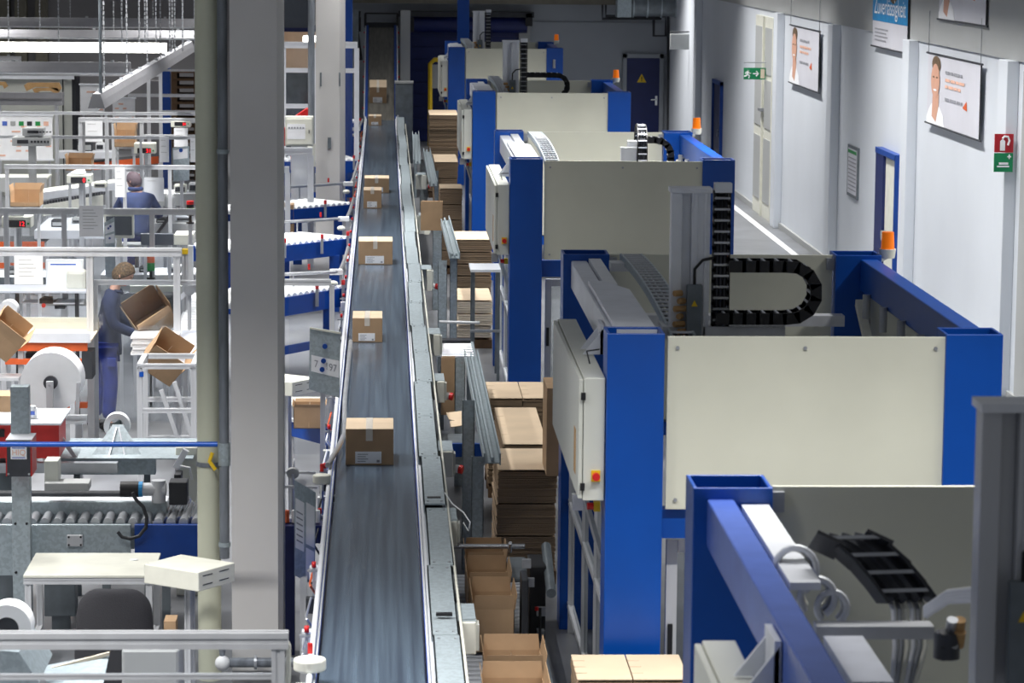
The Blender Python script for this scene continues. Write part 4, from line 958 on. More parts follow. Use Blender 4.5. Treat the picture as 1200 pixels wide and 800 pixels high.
# nearest guide tube end and knobs
t = thing('guide_tube', 'open ended steel guide tube bending off the left belt rail', 'rail', at(384, 545, Z=1.12))
part(MB().tube([at(384, 545, Z=1.12), at(396, 525, Z=1.12), at(404, 508, Z=1.1), at(404, 470, Z=1.08), at(411, 400, Z=1.08)], .022, 12), 'tube', 'steel', t, smooth=True)
for (a, b, r, lab) in ((377, 561, .07, 'white round knob on a stand beside the empty guide tube end'), (363, 778, .095, 'large white round knob at the bottom left of the belt')):
    c = at(a, b, Z=1.12); t = thing('bumper_wheel', lab, 'knob', (c.x, c.y, .5))
    part(MB().cyl((c.x, c.y, c.z - .035), (c.x, c.y, c.z + .035), r, 20), 'knob', 'offwhite', t, bev=.012, smooth=True)
    part(MB().cyl((c.x, c.y, c.z - .45), (c.x, c.y, c.z - .03), .015, 8), 'stem', 'chrome', t)
    part(MB().cyl((c.x, c.y + .1, c.z + .04), (c.x, c.y + .1, c.z + .1), .015, 8), 'sensor_cap', 'red', t)
    part(MB().tube([(c.x, c.y, c.z - .15), (c.x + .06, c.y + .1, c.z - .2), (c.x + .12, c.y + .4, c.z - .2)], .02, 8), 'arm', 'steel', t)
c = at(343, 555, Z=1.1); t = thing('reflector_disc', 'round grey disc on a cross rail left of the white knob', 'disc', (c.x, c.y, .6))
part(MB().cyl((c.x, c.y, c.z), (c.x, c.y + .02, c.z + .01), .05, 18), 'disc', 'wall_grey', t); part(MB().cyl((c.x, c.y, 0), (c.x, c.y, c.z), .012), 'stand', 'steel', t)
part(MB().bar(at(331, 553, Z=1.1), at(370, 554, Z=1.1), .02, .02).bar(at(331, 570, Z=1.0), at(372, 571, Z=1.0), .02, .02), 'cross_rail', 'alu', t)
# dark blue post and low frame near column
x0, x1, z0, z1 = FR(332, 612, 345, 760, 21.6)
t = thing('steel_stand', 'navy steel stand between the concrete column and the belt', 'stand', (x0, 21.6, 0))
part(MB().box(x0, x1, 21.6, 21.75, 0, z1), 'post', 'navy', t); a = at(332, 613, Y=21.6); b = at(380, 613, Y=21.6); part(MB().box(a.x, b.x, 21.5, 21.7, a.z - .13, a.z), 'beam', 'navy', t)
for i in range(5):
    c = at(336 + 9 * i, 604, Y=21.6); part(MB().cyl((c.x, 21.6, c.z - .05), (c.x, 21.6, c.z + .04), .02, 8), 'fitting', ['orange', 'white', 'steel', 'red', 'white'][i], t)
# sheet metal boards
def board(pts, Y, label, sheets, text_=None, slant=0):
    w3 = [at(a, b, Y=Y + slant * i) for (a, b), i in zip(pts, (0, 1, 1, 0))]
    t = thing('info_board', label, 'board', (w3[3].x, Y, w3[3].z))
    part(MB().prism(w3, (0, .012, 0)), 'plate', 'galv', t)
    e = Vector((0, -.004, 0))
    def UV(u, v): return w3[3].lerp(w3[2], u).lerp(w3[0].lerp(w3[1], u), v)
    for (u0, v0, u1, v1) in sheets: part(MB().prism([UV(u0, v0) + e, UV(u1, v0) + e, UV(u1, v1) + e, UV(u0, v1) + e], (0, .003, 0)), 'sheet', 'paper', t)
    return t, UV
t, UV = board([(363, 383), (399, 389), (398, 466), (362, 456)], 25.5, 'galvanised info board with a white note reading 7 197 held by blue magnets', [(.06, .30, .97, .56)])
e = Vector((0, -.007, 0))
for u, v in ((.5, .74), (.46, .51), (.42, .37)): part(MB().cyl(UV(u, v) + e, UV(u, v) + e + Vector((0, -.012, 0)), .022, 12), 'magnet', 'blue_frame', t, smooth=True)
ux = (UV(1, .4) - UV(0, .4)).normalized(); text('7   197', 'lettering', 'text_grey', t, UV(.16, .38) + Vector((0, -.006, 0)), ux, (0, 0, 1), .09, width=.2)
part(MB().prism([UV(0, .97), UV(1, .97), UV(1, 1), UV(0, 1)], (0, -.01, 0)), 'top_strip', 'offwhite', t)
part(profile((UV(.45, 0).x, 25.55, 0), (UV(.45, 0).x, 25.55, UV(.5, .1).z), .045), 'stand', 'alu', t)
t, UV = board([(345, 562), (370, 577), (369, 686), (345, 674)], 20.6, 'tilted galvanised info board carrying three printed sheets, beside the belt', [(.05, .3, .46, .82), (.55, .40, .96, .84), (.55, .03, .96, .36)], slant=.25)
for k in range(6): part(MB().prism([UV(.1, .38 + .06 * k) + Vector((0, -.006, 0)), UV(.4, .38 + .06 * k) + Vector((0, -.006, 0)), UV(.4, .395 + .06 * k) + Vector((0, -.006, 0)), UV(.1, .395 + .06 * k) + Vector((0, -.006, 0))], (0, .001, 0)), 'printed_line', 'text_grey', t)
part(profile((UV(.45, 0).x, 20.7, 0), (UV(.45, 0).x, 20.7, UV(.5, .05).z), .05), 'stand', 'alu', t)
# ------------------------------------------------------------------ guard frames of aluminium profile with clear panes
def guard(px0, px1, py, label, Z=2.1, posts=(), rails=(), pane=True, th=.08, Y=None, mat_='alu', ptop=None, zmin=.08, deck=0):
    Y = Y or at((px0 + px1) / 2, py, Z=Z).y
    a = at(px0, py, Y=Y); b = at(px1, py, Y=Y); Z = (a.z + b.z) / 2
    t = thing('guard_fence', label, 'frame', (a.x, Y, 0))
    part(profile((a.x, Y, Z - th / 2), (b.x, Y, Z - th / 2), th), 'top_rail', mat_, t)
    if isinstance(posts, tuple): posts = list(posts)
    xs = []
    for px in posts:
        x = at(px, py, Y=Y).x; xs.append(x); part(profile((x, Y, 0), (x, Y, Z - th), th * .8), 'post', mat_, t)
    for r in rails:
        ry, r0, r1 = r if isinstance(r, tuple) else (r, px0, px1)
        z = at(300, ry, Y=Y).z; part(profile((at(r0, ry, Y=Y).x, Y, z), (at(r1, ry, Y=Y).x, Y, z), th * (.7 if py < 700 else .35)), 'rail', mat_, t)
    if pane:
        xx = sorted(set([round(a.x + .03, 3)] + [round(x, 3) for x in xs] + [round(b.x - .03, 3)]))
        for u, v in zip(xx, xx[1:]):
            if v - u > .15: part(MB().box(u + .03, v - .03, Y - .003, Y + .003, .3, Z - th), 'pane', 'acrylic', t)
    return t
guard(-20, 338, 740, 'nearest blurred aluminium guard frame crossing the lower left corner', th=.075, posts=(-16, 326), rails=[(792, -20, 330)], mat_='alu')
a = at(334, 745, Z=2.05); 
t = thing('hose', 'thin grey hose curving down from the end of the nearest guard frame', 'hose', (a.x, a.y, .5))
part(MB().tube([at(326, 742, Y=13.6), at(333, 745, Y=13.6), at(338, 756, Y=13.6), at(338, 790, Y=13.6), at(335, 830, Y=13.6)], .012, 8), 'hose', 'offwhite', t, smooth=True)
guard(-12, 213, 290, 'guard frame with a tall post left of the standing worker', th=.085, posts=(105, 207), rails=[], pane=True)
Yg = at(100, 290, Z=2.1).y
guard(107, 236, 328, 'lower guard frame whose rail passes the standing worker at chin height', th=.05, posts=(112,), Y=Yg + .12, pane=True)
guard(-10, 232, 244, 'guard frame crossing below the seated worker', th=.07, posts=(75, 178, 7))
guard(5, 232, 193, 'guard frame with its rail just above the seated worker head', th=.06, posts=(8, 146, 199))
guard(-8, 232, 159, 'guard frame rail crossing the white chart board', th=.05, posts=(98, 165), pane=False)
guard(92, 232, 138, 'guard frame with doubled posts behind the small red display', th=.08, posts=(94, 125, 133, 166), rails=[(160, 168, 232)], pane=False)
guard(-8, 232, 131, 'thin white guard frame before the far chart boards', th=.05, posts=(124,), Z=2.3, pane=False)
guard(150, 232, 110, 'far white guard frame in front of the wooden pallets', th=.06, posts=(175, 188), rails=[(83, 150, 232), (131, 175, 232)], Z=2.1, pane=False)
guard(-10, 190, 84, 'farthest thin white rail frame below the lamps', th=.08, posts=(174, 188), Z=2.6, pane=False)
# panes between column and pale column
guard(331, 388, 327, 'small glazed guard frame behind the info board', th=.06, posts=(389,), pane=True, Z=2.0)
guard(331, 369, 49, 'white framed glass partition beside the pale column, upper part', th=.12, posts=(332, 367), rails=[(82, 331, 369), (124, 331, 369)], Y=57, pane=True, mat_='alu_white')
guard(399, 419, 49, 'white framed glass partition right of the pale column', th=.12, posts=(401, 418), rails=[(82, 399, 419)], Y=57, pane=True, mat_='alu_white')
guard(331, 366, 173, 'white post frame beneath the electric cabinet', th=.12, posts=(364,), Z=1.9, pane=True, mat_='alu_white')
guard(331, 339, 195, 'short pale frame end next to the concrete column', th=.1, posts=(337,), Z=1.7, pane=False, mat_='alu_white')
# room lit behind partition, with lamp
x0, x1, z0, z1 = FR(326, 36, 372, 150, 64)
t = thing('site_office', 'small lit office booth seen behind the glass partition', 'office', (x0, 64, 0))
part(MB().box(x0, x1, 65.5, 65.6, 0, z1), 'rear_wall', 'lit_room', t); part(MB().box(x0 - .05, x0, 64, 65.6, 0, z1), 'side_wall', 'lit_room', t); part(MB().box(x0, x1, 64, 65.6, z1, z1 + .05), 'roof', 'wall_dark', t)
q = FR(331, 85, 372, 150, 64); part(MB().box(q[0] + .02, x1, 64, 64.05, 0, q[3]), 'front_panel', 'galv_dark', t)
q = FR(355, 43, 369, 50, 64.2); part(MB().box(q[0], q[1], 64.2, 64.9, q[2], q[3]), 'lamp_diffuser', 'lamp_on', t)
q = FR(330, 35, 372, 37, 63.9); part(MB().box(q[0], q[1], 63.8, 64, q[2], q[3] + .1), 'fascia', 'navy', t)
q = FR(331, 0, 367, 33, 63); tag(part(MB().box(q[0], q[1], 63.3, 63.4, q[2], q[3] + .3), 'upper_window', 'screen_dark'), 'dark glass panel high above the lit booth', 'panel')
# electric cabinet
x0, x1, z0, z1 = FR(334, 137, 367, 171, 51)
t = thing('electric_cabinet', 'pale electric cabinet with a printed sheet, beside the pale column', 'cabinet', (x0, 51, z0))
part(MB().box(x0, x1, 51, 51.35, z0, z1), 'body', 'cab', t, bev=.01); part(MB().box(x0 + .03, x1 - .02, 50.97, 51, z0 + .03, z1 - .03), 'door', 'offwhite', t, bev=.005)
w_ = x1 - x0; part(MB().box(x0 + .08 * w_, x0 + .72 * w_, 50.965, 50.97, z0 + .12, z1 - .12), 'sheet', 'paper', t)
for k in range(6): part(MB().box(x0 + (.12 + .1 * k) * w_, x0 + (.18 + .1 * k) * w_, 50.96, 50.965, z1 - .2, z1 - .17), 'printed_mark', 'text_grey', t)
part(MB().box(x0 + .84 * w_, x0 + .87 * w_, 50.95, 50.97, (z0 + z1) / 2 - .03, (z0 + z1) / 2 + .03), 'lock', 'black', t)
part(MB().box(x0 - .02, x0, 51, 51.3, z0, z0 + .3), 'side_strip', 'red', t); part(MB().box(x0 + .1, x1 - .1, 51.05, 51.15, 0, z0), 'stand', 'alu', t)
p = FR(345, 127, 366, 137, 54); t = thing('red_machine_hood', 'red wedge shaped hood behind the electric cabinet', 'machine', (p[0], 54, 0))
part(MB().prism([(p[0], 54, p[2]), (p[1], 54, p[2]), (p[1], 54, p[3]), (p[0] + .2, 54, p[3] - .02)], (0, .5, 0)).box(p[0] + .05, p[1] - .05, 54.1, 54.4, 0, p[2]), 'hood', 'red', t)
# boxes around
p = FR(331, 240, 344, 284, 46.4); tag(part(MB().box(p[0] - .1, p[1], 46.4, 46.8, 0.3, p[3]), 'carton', 'card'), 'brown carton half hidden by the concrete column near the roller spurs', 'box')
# small work table near the column with display box
def table(pa, pb, Z, dep, label, legs=True, m='offwhite', name='work_table', lw=.045):
    a = at(*pa, Z=Z); b = at(*pb, Z=Z)
    t = thing(name, label, 'table', ((a.x + b.x) / 2, a.y, 0))
    part(MB().box(a.x, b.x, a.y, a.y + dep, Z - .02, Z), 'top', m, t, bev=.004)
    part(profile((a.x, a.y + .03, Z - .045), (b.x, a.y + .03, Z - .045), lw), 'front_rail', 'alu', t)
    for x in (a.x + .03, b.x - .03):
        for y in (a.y + .04, a.y + dep - .04): part(profile((x, y, 0), (x, y, Z - .04), lw), 'leg', 'alu', t)
        part(profile((x, a.y + .04, .2), (x, a.y + dep - .04, .2), lw), 'side_rail', 'alu', t)
    return t
t = table((27, 674), (179, 674), .75, .78, 'large cream topped work table with aluminium legs in the lower left')
c = at(157, 656, Z=.75); part(MB().cyl((c.x, c.y, .75), (c.x, c.y, .756), .03, 16), 'cable_cap', 'white', t)
table((337, 474), (381, 474), .82, .5, 'small cream work table between the column and the hanging board')
def display_box(px0, py, Yb, w_, d_, h_, rot, label, stand_m='alu', slots=True):
    c = at(px0, py, Y=Yb); t = thing('display_box', label, 'display', (c.x, c.y, 0))
    b = part(MB().box(c.x - w_ / 2, c.x + w_ / 2, c.y - d_ / 2, c.y + d_ / 2, c.z - h_ / 2, c.z + h_ / 2), 'housing', 'offwhite', t, bev=.006)
    b.location = (0, 0, 0)
    m = MB()
    for s in (-.25, .2):
        for z in (-.03, .03): m.box(c.x + s * w_ - .05, c.x + s * w_ + .05, c.y - d_ / 2 - .002, c.y - d_ / 2, c.z + z, c.z + z + .006)
    if slots: part(m, 'vent_slots', 'dark', b)
    part(profile((c.x, c.y, 0), (c.x, c.y, c.z - h_ / 2), .05), 'stand', stand_m, t)
    part(MB().cyl((c.x + .02, c.y, c.z - h_ / 2 - .04), (c.x + .02, c.y, c.z - h_ / 2), .02, 8), 'cable_gland', 'red', t)
    t.rotation_euler = (0, 0, rot); return t
display_box(222, 671, 19.4, .38, .46, .13, .95, 'cream display box on a stand, standing in front of the cream pipe')
display_box(337, 451, 27, .38, .40, .13, .95, 'cream display box on a stand right of the column above the small table')
# ------------------------------------------------------------------ office chair
c = at(132, 690, Y=18.6)
t = thing('office_chair', 'black upholstered office chair at the large cream table, seen from behind', 'chair', (c.x, 18.9, 0))
m = MB(); n = 12
def back(u, v):                                      # rounded backrest
    a = u * PI / 2; w_ = .235 * (1 - .18 * max(0, v - .35)) ; return Vector((c.x + w_ * math.sin(a), 18.62 + .10 * (1 - math.cos(a)) + .03 * v, .50 + .66 * v))
v = []; f = []
for j in range(11):
    for i in range(13):
        uu = -1 + 2 * i / 12; vv = j / 10; p = back(uu, vv)
        k = max(0, vv - .7) / .3; p.x = c.x + (p.x - c.x) * math.sqrt(max(.0, 1 - k ** 3 * .55)); p.z -= .09 * k * uu ** 4 * k
        v.append(p)
for j in range(10):
    for i in range(12): f.append((j * 13 + i, j * 13 + i + 1, (j + 1) * 13 + i + 1, (j + 1) * 13 + i))
m.add(v, f); o = part(m, 'backrest', 'fabric_black', t, smooth=True); s = o.modifiers.new('solid', 'SOLIDIFY'); s.thickness = .06; s.offset = 0; b_ = o.modifiers.new('sub', 'SUBSURF'); b_.levels = 1; b_.render_levels = 2
part(MB().box(c.x - .24, c.x + .24, 18.72, 19.18, .44, .52), 'seat', 'fabric_black', t, bev=.03)
part(MB().cyl((c.x, 18.95, .1), (c.x, 18.95, .44), .03, 12), 'column', 'black', t)
for k in range(5): a = k * 2 * PI / 5; part(MB().bar((c.x, 18.95, .11), (c.x + .3 * math.cos(a), 18.95 + .3 * math.sin(a), .07), .05, .03).cyl((c.x + .3 * math.cos(a), 18.92 + .3 * math.sin(a), .03), (c.x + .3 * math.cos(a), 18.98 + .3 * math.sin(a), .03), .03, 10), 'foot', 'black', t)
# ------------------------------------------------------------------ long roller line
ZR = .86; yr = at(100, 612, Z=ZR).y
xa, xm, xb = at(-30, 612, Y=yr).x, at(158, 612, Y=yr).x, at(236, 612, Y=yr).x
t = thing('roller_line', 'long grey roller conveyor behind the cream table with thick steel rollers', 'conveyor', (xa, yr, 0))
part(MB().box(xa, xm - .03, yr - .04, yr, .46, ZR - .01), 'side_plate', 'galv', t, bev=.004)
o = part(MB().box(xm, xb, yr - .04, yr, .58, ZR - .01), 'side_plate', 'blue_frame', t, bev=.004, label='blue side plate')
part(MB().box(xa, xb, yr + .75, yr + .8, .5, ZR), 'side_plate', 'galv', t)
k = 0; x = xa + .05
while x < xb: part(MB().cyl((x, yr + .01, ZR - .005), (x, yr + .75, ZR - .005), .036, 12), 'roller', 'wall_grey' if 0 else 'steel', t, smooth=True); x += .095
for x in (xa + .6, xm - .25, xb - .3): part(MB().box(x, x + .06, yr, yr + .06, 0, .5), 'leg', 'galv_dark', t)
for (a, b) in ((75, 637), (83, 637), (92, 637)): pass
c = at(88, 633, Y=yr - .05); part(MB().box(c.x - .06, c.x + .06, yr - .07, yr - .04, c.z - .045, c.z + .045), 'clamp_plate', 'alu', t, bev=.006)
for s in (-1, 1):
    for q in (-1, 1): part(MB().cyl((c.x + s * .045, yr - .07, c.z + q * .03), (c.x + s * .045, yr - .078, c.z + q * .03), .008, 8), 'screw', 'black', t)
zb = at(100, 598, Y=yr + .3).z
t = thing('upper_beam', 'galvanised box beam lying across the roller line', 'beam', (xa, yr + .3, ZR + .03))
x2 = at(195, 600, Y=yr + .3).x; z0 = at(100, 603, Y=yr + .3).z; z1 = at(100, 588, Y=yr + .3).z
part(MB().box(xa, x2, yr + .3, yr + .36, z0, z1), 'beam', 'galv', t, bev=.004); part(MB().box(xa, x2, yr + .36, yr + .6, z1 - .02, z1 - .01), 'shelf', 'alu_white', t)
t = thing('drive_shaft', 'black drive shaft with motor and gearbox above the roller line', 'motor', at(120, 577, Y=yr + .6))
a = at(-10, 579, Y=yr + .6); b = at(160, 579, Y=yr + .6); part(MB().cyl(a, b, .03, 10), 'shaft', 'dark', t)
c = at(155, 573, Y=yr + .3); part(MB().cyl(c - Vector((.09, 0, 0)), c + Vector((.05, 0, 0)), .062, 16), 'motor', 'black', t, smooth=True)
part(MB().cyl(c + Vector((.05, 0, 0)), c + Vector((.08, 0, 0)), .06, 16), 'ring', 'sky_blue', t); part(MB().cyl(c + Vector((.08, 0, 0)), c + Vector((.26, 0, 0)), .05, 14), 'gear_neck', 'alu', t, smooth=True)
part(MB().cyl(c + Vector((.2, 0, -.1)), c + Vector((.2, 0, .07)), .055, 14), 'gearbox', 'alu', t, smooth=True); part(MB().box(c.x + .28, c.x + .42, c.y - .03, c.y + .15, c.z - .12, c.z + .06), 'gear_block', 'dark', t, bev=.01)
part(MB().tube([at(a_, b_, Y=yr - .12) for a_, b_ in ((155, 577), (160, 586), (168, 594), (172, 606), (171, 618), (163, 628), (152, 631), (143, 629), (138, 623))], .014, 8), 'cable', 'dark', t, smooth=True)
part(MB().tube([c + Vector((.1, -.1, -.18)), c + Vector((.2, -.2, -.26)), c + Vector((.22, -.25, -.44))], .014, 8), 'cable', 'steel', t)
# tilted rollers at right of the line
t = thing('tilted_rollers', 'slanted shiny rollers beside the cream pipe above the blue plate', 'conveyor', at(210, 600, Y=yr + .5))
for k in range(4): a = at(196 + 14 * k, 610, Y=yr + .1); b = at(206 + 14 * k, 586, Y=yr + .7); part(MB().cyl(a, b, .032, 12), 'roller', 'chrome', t, smooth=True)
# galvanised box under the table
x0, x1, z0, z1 = FR(52, 683, 88, 722, 22); t = thing('control_box', 'grey metal control box below the cream table top', 'box', (x0, 22, 0))
part(MB().box(x0, x1, 22, 22.2, z0, z1), 'box', 'galv_dark', t, bev=.006); part(MB().box(x0 + .05, x1 - .05, 22.05, 22.15, 0, z0), 'stand', 'galv_dark', t)
# ------------------------------------------------------------------ galvanised post with red boxes
x0, x1, z0, z1 = FR(14, 453, 34, 660, 21.95)
t = thing('labelling_head', 'galvanised square post carrying a red box with a small logo plate', 'machine', ((x0 + x1) / 2, 21.95, 0))
part(MB().box(x0 + .005, x1 - .005, 21.95, 22.07, 0, z1), 'post', 'galv', t, bev=.004)
for z in (.92, .55): 
    for x in (x0 + .03, x1 - .03): part(MB().cyl((x, 21.94, z), (x, 21.95, z), .01, 8), 'screw', 'black', t)
a0, a1, b0, b1 = FR(7, 516, 37, 558, 21.69)
part(MB().prism([(a0, 21.69, b0), (a1, 21.69, b0), (a1, 21.69, b1), (a0, 21.69, b1)], (0, .30, 0)), 'red_box', 'redplate', t)
part(MB().box(a0 + .01, a1 - .01, 21.68, 21.69, b0, b1), 'front_plate', 'darkmetal', t); part(MB().box(a0, a1, 21.69, 21.99, b1, b1 + .006), 'top_plate', 'alu_white', t)
c0, c1, d0, d1 = FR(12.5, 523, 31, 538, 21.67); part(MB().box(c0, c1, 21.672, 21.68, d0, d1), 'logo_plate', 'paper', t)
text('HIQ', 'lettering', 'text_orange', t, (c0 + .008, 21.67, d0 + .03), (1, 0, 0), (0, 0, 1), .06, width=(c1 - c0) - .016)
for z in (d0 + .012, d1 - .012): part(MB().box(c0 + .01, c1 - .01, 21.67, 21.672, z - .003, z + .003), 'printed_line', 'beam_blue', t)
for x in (a0 + .02, a1 - .02):
    for z in (b0 + .02, ): part(MB().cyl((x, 21.67, z), (x, 21.68, z), .008, 8), 'screw', 'steel', t)
x0, x1, z0, z1 = FR(-12, 497, 69, 537, 23.2)
t = thing('red_housing', 'wide red machine housing behind the galvanised post', 'machine', (x0, 23.2, 0))
part(MB().box(x0, x1, 23.2, 23.7, z0, z1), 'housing', 'redplate', t, bev=.006); part(MB().box(x0, x1 + .02, 23.15, 23.9, z1, z1 + .015), 'deck', 'alu_white', t); part(MB().box(x0, x1 - .3, 23.3, 23.6, 0, z0), 'base', 'galv_dark', t)
part(MB().box(x0, x1 + .45, 23.22, 23.3, z0 - .12, z0 - .04), 'lower_rail', 'steel', t)
c = at(2, 506, Y=23.19); part(MB().box(c.x - .02, c.x + .02, 23.19, 23.2, c.z - .04, c.z + .02), 'mark', 'black', t)
x0, x1, z0, z1 = FR(-8, 464, 12, 490, 23.7); tag(part(MB().box(x0, x1, 23.7, 24.0, z0, z1), 'carton', 'card'), 'small brown carton at the left edge on the red housing deck', 'box')
c = at(37, 482, Y=23.4); t = thing('bottle', 'squat white container with blue lettering on the red housing', 'container', (c.x, 23.4, c.z - .05)); part(MB().cyl((c.x, 23.4, c.z - .05), (c.x, 23.4, c.z + .03), .045, 14), 'body', 'white', t, smooth=True); part(MB().cyl((c.x, 23.4, c.z + .03), (c.x, 23.4, c.z + .045), .035, 14), 'lid', 'white', t); part(MB().box(c.x - .03, c.x + .03, 23.354, 23.358, c.z - .02, c.z + .01), 'label', 'beam_blue', t)
# cyan rail
t = thing('blue_pipe', 'bright blue horizontal pipe crossing in front of the packing area', 'pipe', at(-5, 520, Y=19.7))
part(MB().cyl(at(-15, 520.5, Y=19.7), at(255, 520.5, Y=19.7), .018, 12), 'pipe', 'blue', t, smooth=True)
# paper roll
c = at(58, 450, Y=24.5); t = thing('paper_roll', 'large white paper roll on a grey bracket', 'roll', (c.x, 24.5, 0))
part(MB().cyl((c.x, 24.6, c.z), (c.x, 24.95, c.z), .25, 48), 'roll', 'paper', t, smooth=True); part(MB().cyl((c.x, 24.56, c.z), (c.x, 24.6, c.z), .058, 24), 'hub', 'darkmetal', t, smooth=True)
part(MB().box(c.x - .028, c.x + .028, 24.5, 24.55, c.z - .34, c.z + .02), 'bracket', 'alu', t); a = at(60, 491, Y=24.5); b = at(102, 491, Y=24.5); part(profile(a, b, .07), 'arm', 'alu', t)
for z in (c.z - .01, c.z - .31): part(MB().cyl((c.x, 24.49, z), (c.x, 24.5, z), .012, 8), 'bolt', 'steel', t)
part(MB().bar(at(90, 495, Y=24.6), at(92, 448, Y=24.6), .04, .03).box(at(88, 490, Y=24.6).x, at(96, 490, Y=24.6).x, 24.6, 24.66, 0, at(90, 490, Y=24.6).z), 'stand', 'alu', t)
# cone former with small roll
c = at(138, 497, Y=24.0); t = thing('cone_former', 'grey sheet metal cone with a white paper ring on top', 'machine', (c.x, 24, 0))
part(MB().ring((c.x, 23.9, c.z), .06, .105, .10, 'y', 32), 'paper_ring', 'paper', t, smooth=True)
apx = at(138, 497, Y=23.8); L_ = at(106, 536, Y=23.6); R_ = at(168, 536, Y=23.6)
part(MB().add([apx + Vector((-.04, 0, 0)), apx + Vector((.04, 0, 0)), R_, L_, apx + Vector((0, .3, 0)), (R_ + L_) / 2 + Vector((0, .5, 0))], [(0, 1, 2, 3), (1, 4, 5, 2), (4, 0, 3, 5)]), 'cone', 'galv', t)
for a in (.35, .65): part(MB().bar(apx.lerp(L_, .1).lerp(apx.lerp(R_, .1), a), L_.lerp(R_, a), .01, .02), 'rib', 'alu_white', t)
x0, x1, z0, z1 = FR(70, 537, 182, 556, 23.5); part(MB().box(x0, x1, 23.5, 23.6, z0, z1), 'trough_plate', 'galv', t, bev=.004); part(MB().box(x0, x1 + .3, 23.45, 24.4, z1, z1 + .01), 'deck', 'galv', t)
for x in (x0 + .1, x1 - .1): part(MB().box(x, x + .05, 23.6, 23.65, 0, z0), 'leg', 'galv_dark', t)
part(MB().bar(at(72, 513, Y=23.5), at(90, 538, Y=23.5), .03, .03), 'strut', 'alu', t)
for (a, b, c_, d, Y, mm) in ((52, 540, 68, 566, 22.6, 'cab'), (52, 566, 104, 575, 22.5, 'wall_grey'), (204, 556, 212, 570, 22.8, 'dark')):
    q = FR(a, b, c_, d, Y); tag(part(MB().box(q[0], q[1], Y, Y + .2, q[2], q[3]), 'machine_block', mm, bev=.006), {52: 'small grey machine block under the red housing', 204: 'dark machine block left of the cream pipe'}.get(a) if b != 566 else 'flat grey plate block over the black shaft', 'block')
q = FR(203, 528, 216, 560, 23); t = thing('side_bracket', 'white tilted bracket with a hose at the left of the cream pipe', 'bracket', (q[0], 23, 0)); part(MB().bar(at(206, 548, Y=23), at(218, 527, Y=23), .05, .05).bar(at(208, 548, Y=23), at(208, 578, Y=23), .04, .04), 'bracket', 'alu_white', t); part(MB().tube([at(211, 546, Y=22.9), at(222, 548, Y=22.9), at(225, 562, Y=22.9)], .01), 'hose', 'white', t); q = FR(206, 524, 232, 575, 23.6); part(MB().box(q[0], q[1], 23.6, 23.9, 0, q[3]), 'housing', 'offwhite', t, bev=.01)
# ------------------------------------------------------------------ packing area beyond the first frame
def simple_box(a, b, c, d, Y, dep, name, label, cat, m, bev=.006, stand=False, group=None):
    q = FR(a, b, c, d, Y); t = thing(name, label, cat, (q[0], Y, 0 if stand else q[2]), group)
    part(MB().box(q[0], q[1], Y, Y + dep, q[2], q[3]), 'body', m, t, bev=bev)
    if stand:
        for x in (q[0] + .03, q[1] - .07): part(MB().box(x, x + .04, Y + .02, Y + .06, 0, q[2]), 'leg', 'alu', t)
    return t, q
# orange bench
Y = 29.6
q = FR(-10, 401, 102, 411, Y)
t = thing('orange_bench', 'long bench with orange beams and a cream trough, left of the standing worker', 'bench', (q[0], Y, 0))
part(MB().box(q[0], q[1], Y, Y + .08, q[2], q[3]), 'beam', 'orange', t)
q2 = FR(6, 421, 102, 427, Y); part(MB().box(q2[0], q2[1], Y, Y + .08, q2[2], q2[3]), 'beam', 'orange', t)
q2 = FR(8, 472, 102, 478, Y + .5); part(MB().box(q2[0], q2[1], Y + .5, Y + .58, q2[2], q2[3]), 'beam', 'orange', t)
q3 = FR(5, 390, 106, 401, Y); part(MB().box(q3[0], q3[1], Y - .02, Y + .02, q3[2], q3[3]), 'front_lip', 'alu_white', t)
zb = at(50, 376, Y=Y + .6).z
part(MB().box(q3[0], q3[1], Y + .02, Y + .9, q3[2], q3[2] + .02), 'trough_floor', 'card_white', t); part(MB().box(q3[0], q3[1], Y + .86, Y + .9, q3[2], zb), 'trough_back', 'offwhite', t)
part(MB().box(q3[0], q3[0] + .02, Y, Y + .9, q3[2], zb), 'trough_end', 'offwhite', t)
for px in (4, 24, 46, 84): x = at(px, 430, Y=Y).x; part(profile((x, Y + .04, 0), (x, Y + .04, q[2]), .05), 'leg', 'alu', t)
x0, x1, z0, z1 = FR(96, 412, 108, 444, Y - .02); part(MB().box(x0, x1, Y - .02, Y + .3, z0, z1), 'end_block', 'dark', t)
x0, x1, z0, z1 = FR(30, 414, 62, 420, Y + .3); part(MB().box(x0, x1, Y + .3, Y + .6, z0, z1), 'tray', 'dark', t)
